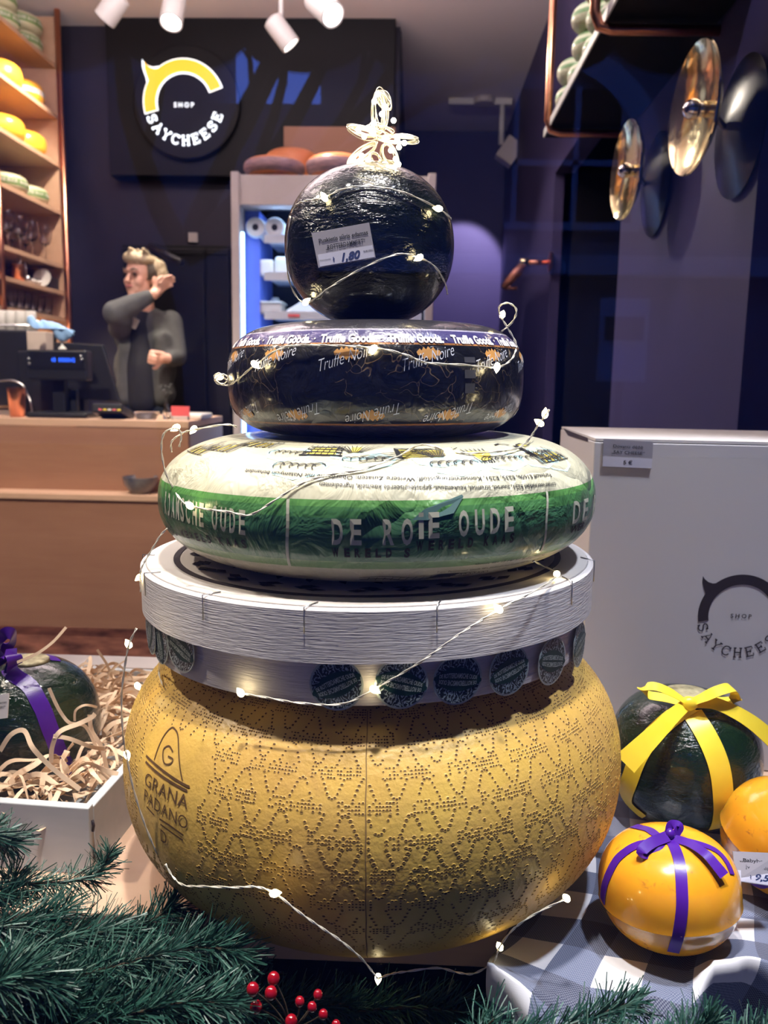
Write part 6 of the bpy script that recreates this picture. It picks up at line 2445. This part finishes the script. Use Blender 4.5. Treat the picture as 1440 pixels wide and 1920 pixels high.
for k in range(9):
    j = lambda s: rnd.uniform(-s, s)
    loop((680 + j(3), 247 + j(3)), (26 + j(3), 6 + j(3)), (3, 8 + j(4)))
    loop((748 + j(3), 261 + j(2)), (33 + j(4), 1 + j(3)), (-1, 6 + j(3)))
    loop((712 + j(4), 208 + j(4)), (1 + j(3), 36 + j(5)), (13 + j(5), 0))
    loop((680 + j(3), 288 + j(3)), (24 + j(4), -19 + j(3)), (5 + j(2), 6 + j(3)))
for k in range(7):
    j = lambda s: rnd.uniform(-s, s)
    loop((712 + j(4), 250 + j(6)), (20 + j(4), 7 + j(4)), (-4, 9 + j(3)))
    loop((731 + j(3), 292 + j(3)), (8 + j(3), 22 + j(3)), (12 + j(3), -3))
    loop((722 + j(3), 190 + j(5)), (4 + j(3), 16 + j(4)), (10 + j(3), 0))
for k in range(5):
    j = lambda s: rnd.uniform(-s, s)
    loop((703 + j(2), 296 + j(2)), (9 + j(2), 2), (1, 9 + j(2)))
    loop((730 + j(2), 306 + j(1)), (16 + j(2), 2), (1, 4 + j(2)))
wb = part('bow', bowm, 'wire', t, label='bow of many thin gold wire loops')
for x, y in ((708, 176), (702, 190), (722, 200), (716, 214), (738, 226), (690, 240), (700, 250), (683, 256), (672, 243), (745, 262), (758, 268), (733, 282), (748, 276), (722, 262), (678, 292), (668, 304), (690, 300), (742, 298), (720, 308), (747, 308), (656, 309), (700, 232)):
    p = atY(x, y, BY - .006 + rnd.uniform(-.006, .004))
    part('bow_bulb', MB().sphere(p, .0021, 10), 'bulb_small', wb, M=Matrix.Translation(p))

# ================================================================== THE STREET BEHIND THE CAMERA (mirrored in the pane)
GY = .202


def mir(px, py, D):
    """point behind the camera whose mirror image in the pane appears at this pixel, D = distance of the image"""
    p = atY(px, py, D)
    return Vector((p.x, 2 * GY - p.y, p.z))


b = MB().box((0, -8, -.1), (60, 16.5, .1))
struct('trim_3', b, 'dial')
FYD = 15.0
fz = mir(600, 195, FYD)
x_l, x_r = mir(600, 400, FYD).x, mir(1500, 400, FYD).x
# tall facade to the right of the sky gap, lower one beneath it, tall one at the left
y_ = 2 * GY - FYD
b = MB()
b.box(((x_l + 14) / 2, y_ - 1.5, 11), (14 - x_l, 3, 22))
b.box(((mir(372, 0, FYD).x + x_l) / 2, y_ - 1.5, fz.z / 2), (x_l - mir(372, 0, FYD).x, 3, fz.z))
struct('wall_street', b, 'facade')
b = MB().box(((mir(372, 0, FYD).x - 16) / 2, y_ - 1.5, 11), (16 + mir(372, 0, FYD).x, 3, 22))
struct('wall_street_left', b, 'facade')
struct('wall_sky_block_west', MB().box((-17, -7, 11), (3, 16, 22)), 'facade')  # unseen block added to shut out sky light along the street
struct('wall_sky_block_east', MB().box((16, -7, 11), (3, 16, 22)), 'facade')  # added likewise on the other side, only to hold back the sky
struct('wall_front_upper', MB().box((0, .28, 9), (30, .24, 11)), 'facade')
t = thing('street_window', mir(1120, 425, FYD - .1), 'tall arched window of the house across the street, mirrored in the pane', 'window')
wb0, wb1 = mir(960, 425, FYD - .05), mir(1130, 285, FYD - .05)
m_ = MB()
zz0, zz1 = wb0.z, wb1.z + 1.0
xx0, xx1 = wb0.x, mir(1180, 425, FYD - .05).x
yy = y_ + .03
m_.box(((xx0 + xx1) / 2, yy, (zz0 + zz1) / 2), (xx1 - xx0, .06, zz1 - zz0))
part('pane', m_, 'dark_glass', t)
m_ = MB()
for x in (mir(1072, 400, FYD).x, xx0, xx1 - .2):
    m_.box((x, yy + .06, (zz0 + zz1) / 2), (.09, .08, zz1 - zz0))
m_.box(((xx0 + xx1) / 2, yy + .06, mir(1000, 308, FYD).z), (xx1 - xx0, .08, .09)).box(((xx0 + xx1) / 2, yy + .06, zz0), (xx1 - xx0 + .3, .16, .12))
part('window_frame', m_, 'facade_trim', t)
m_ = MB()
R0 = (xx1 - xx0)
arc = [(xx0 + (R0 + .0) * cos(a), zz0 + 1.2 + 1.5 * sin(a)) for a in [pi / 2 * k / 14 for k in range(15)]]
arc = arc + [(xx0 + (R0 + .45) * cos(a), zz0 + 1.2 + 1.9 * sin(a)) for a in [pi / 2 * k / 14 for k in range(14, -1, -1)]]
m_.prism(arc + [(xx1 + .45, zz0), (xx1, zz0)], lambda x, z, d: Vector((x, yy + .05 + d, z)), 0, .08)
part('arch', m_, 'facade_trim', t)
for i, (py, h, lb) in enumerate(((500, .32, 'pale stone ledge below the arched window across the street'), (345, .22, 'pale stone ledge near the roof of the house across the street'))):
    z = mir(1000, py, FYD).z if i == 0 else mir(800, 60, FYD).z
    solo('stone_ledge', MB().box(((x_l + 13) / 2, y_ + .16, z), (13 - x_l, .3, h)), 'facade_trim', ((x_l + 13) / 2, y_ + .1, z - h / 2), lb, 'ledge')
# pale notice board across the street
a, d = mir(1118, 715, 9.0), mir(1218, 560, 9.0)
t = thing('street_notice_board', ((a.x + d.x) / 2, a.y, 0), 'pale notice board standing across the pavement, mirrored in the pane', 'sign')
part('board', MB().box(((a.x + d.x) / 2, a.y, (a.z + d.z) / 2), (d.x - a.x, .06, d.z - a.z)), 'poster', t)
part('picture', MB().box(((a.x + d.x) / 2, a.y + .04, (a.z + d.z) / 2 + .12), ((d.x - a.x) * .8, .02, (d.z - a.z) * .28)), 'dark_print', t)
part('post', MB().box(((a.x + d.x) / 2, a.y - .05, a.z / 2), (.08, .05, a.z)), 'blackm', t)
# bare tree
def tree():
    rnd = random.Random(4)
    base = mir(330, 700, 9.0)
    base.z = 0
    m = MB()

    def grow(p, d, L, r, k):
        n = 5
        pts, rs = [p], [r]
        for i in range(n):
            d = (d + Vector((rnd.uniform(-.22, .22), rnd.uniform(-.15, .15), rnd.uniform(-.05, .12)))).normalized()
            p = p + d * L / n
            pts.append(p)
            rs.append(r * (1 - .45 * (i + 1) / n))
        m.tube(pts, rs, 6)
        if k > 0:
            for j in range(3 if k > 1 else 4):
                q = pts[rnd.randint(2, n)]
                dd = (d + Vector((rnd.uniform(-1, 1.0), rnd.uniform(-.5, .5), rnd.uniform(-.3, .8)))).normalized()
                grow(q, dd, L * rnd.uniform(.55, .8), r * .5, k - 1)
    grow(base, Vector((0.05, 0, 1)), 2.6, .20, 0)
    top = base + Vector((.12, 0, 2.5))
    for dd in ((-.8, 0, 1.0), (.9, .1, .75), (.35, 0, 1.1), (1.3, 0, .7)):
        grow(top, Vector(dd).normalized(), 2.6, .13, 4)
    return m, base


tm, tb_ = tree()
solo('bare_tree', tm, 'bark', tb_, 'bare street tree mirrored in the upper part of the pane', 'tree')
# awning with scalloped valance above the pavement
def awning():
    m = MB()
    D = 1.95
    yv = 2 * GY - D
    z1 = mir(600, 92, D).z
    zlow = mir(600, 138, D).z
    x0, x1 = -7.0, 7.0
    m.add([(x0, .13, 3.0), (x1, .13, 3.0), (x1, yv, z1 + .02), (x0, yv, z1 + .02), (x0, .13, 3.02), (x1, .13, 3.02), (x1, yv, z1 + .04), (x0, yv, z1 + .04)], [(0, 1, 2, 3), (7, 6, 5, 4), (0, 4, 5, 1), (2, 6, 7, 3), (1, 5, 6, 2), (0, 3, 7, 4)])
    sc_ = .27
    x = x0 - .14
    while x < x1:
        pts = [(x, z1 + .03)] + [(x + sc_ * k / 10, z1 - (z1 - zlow) * (abs(math.sin(pi * k / 10)) ** .6)) for k in range(11)] + [(x + sc_, z1 + .03)]
        m.prism(pts, lambda a, z, d: Vector((a, yv + d, z)), 0, .004)
        x += sc_
    return m, yv, z1


am, yv, z1 = awning()
solo('awning', am, 'awning', (0, .13, 3.0), 'dark awning with scalloped valance over the shop window, mirrored in the pane', 'awning')
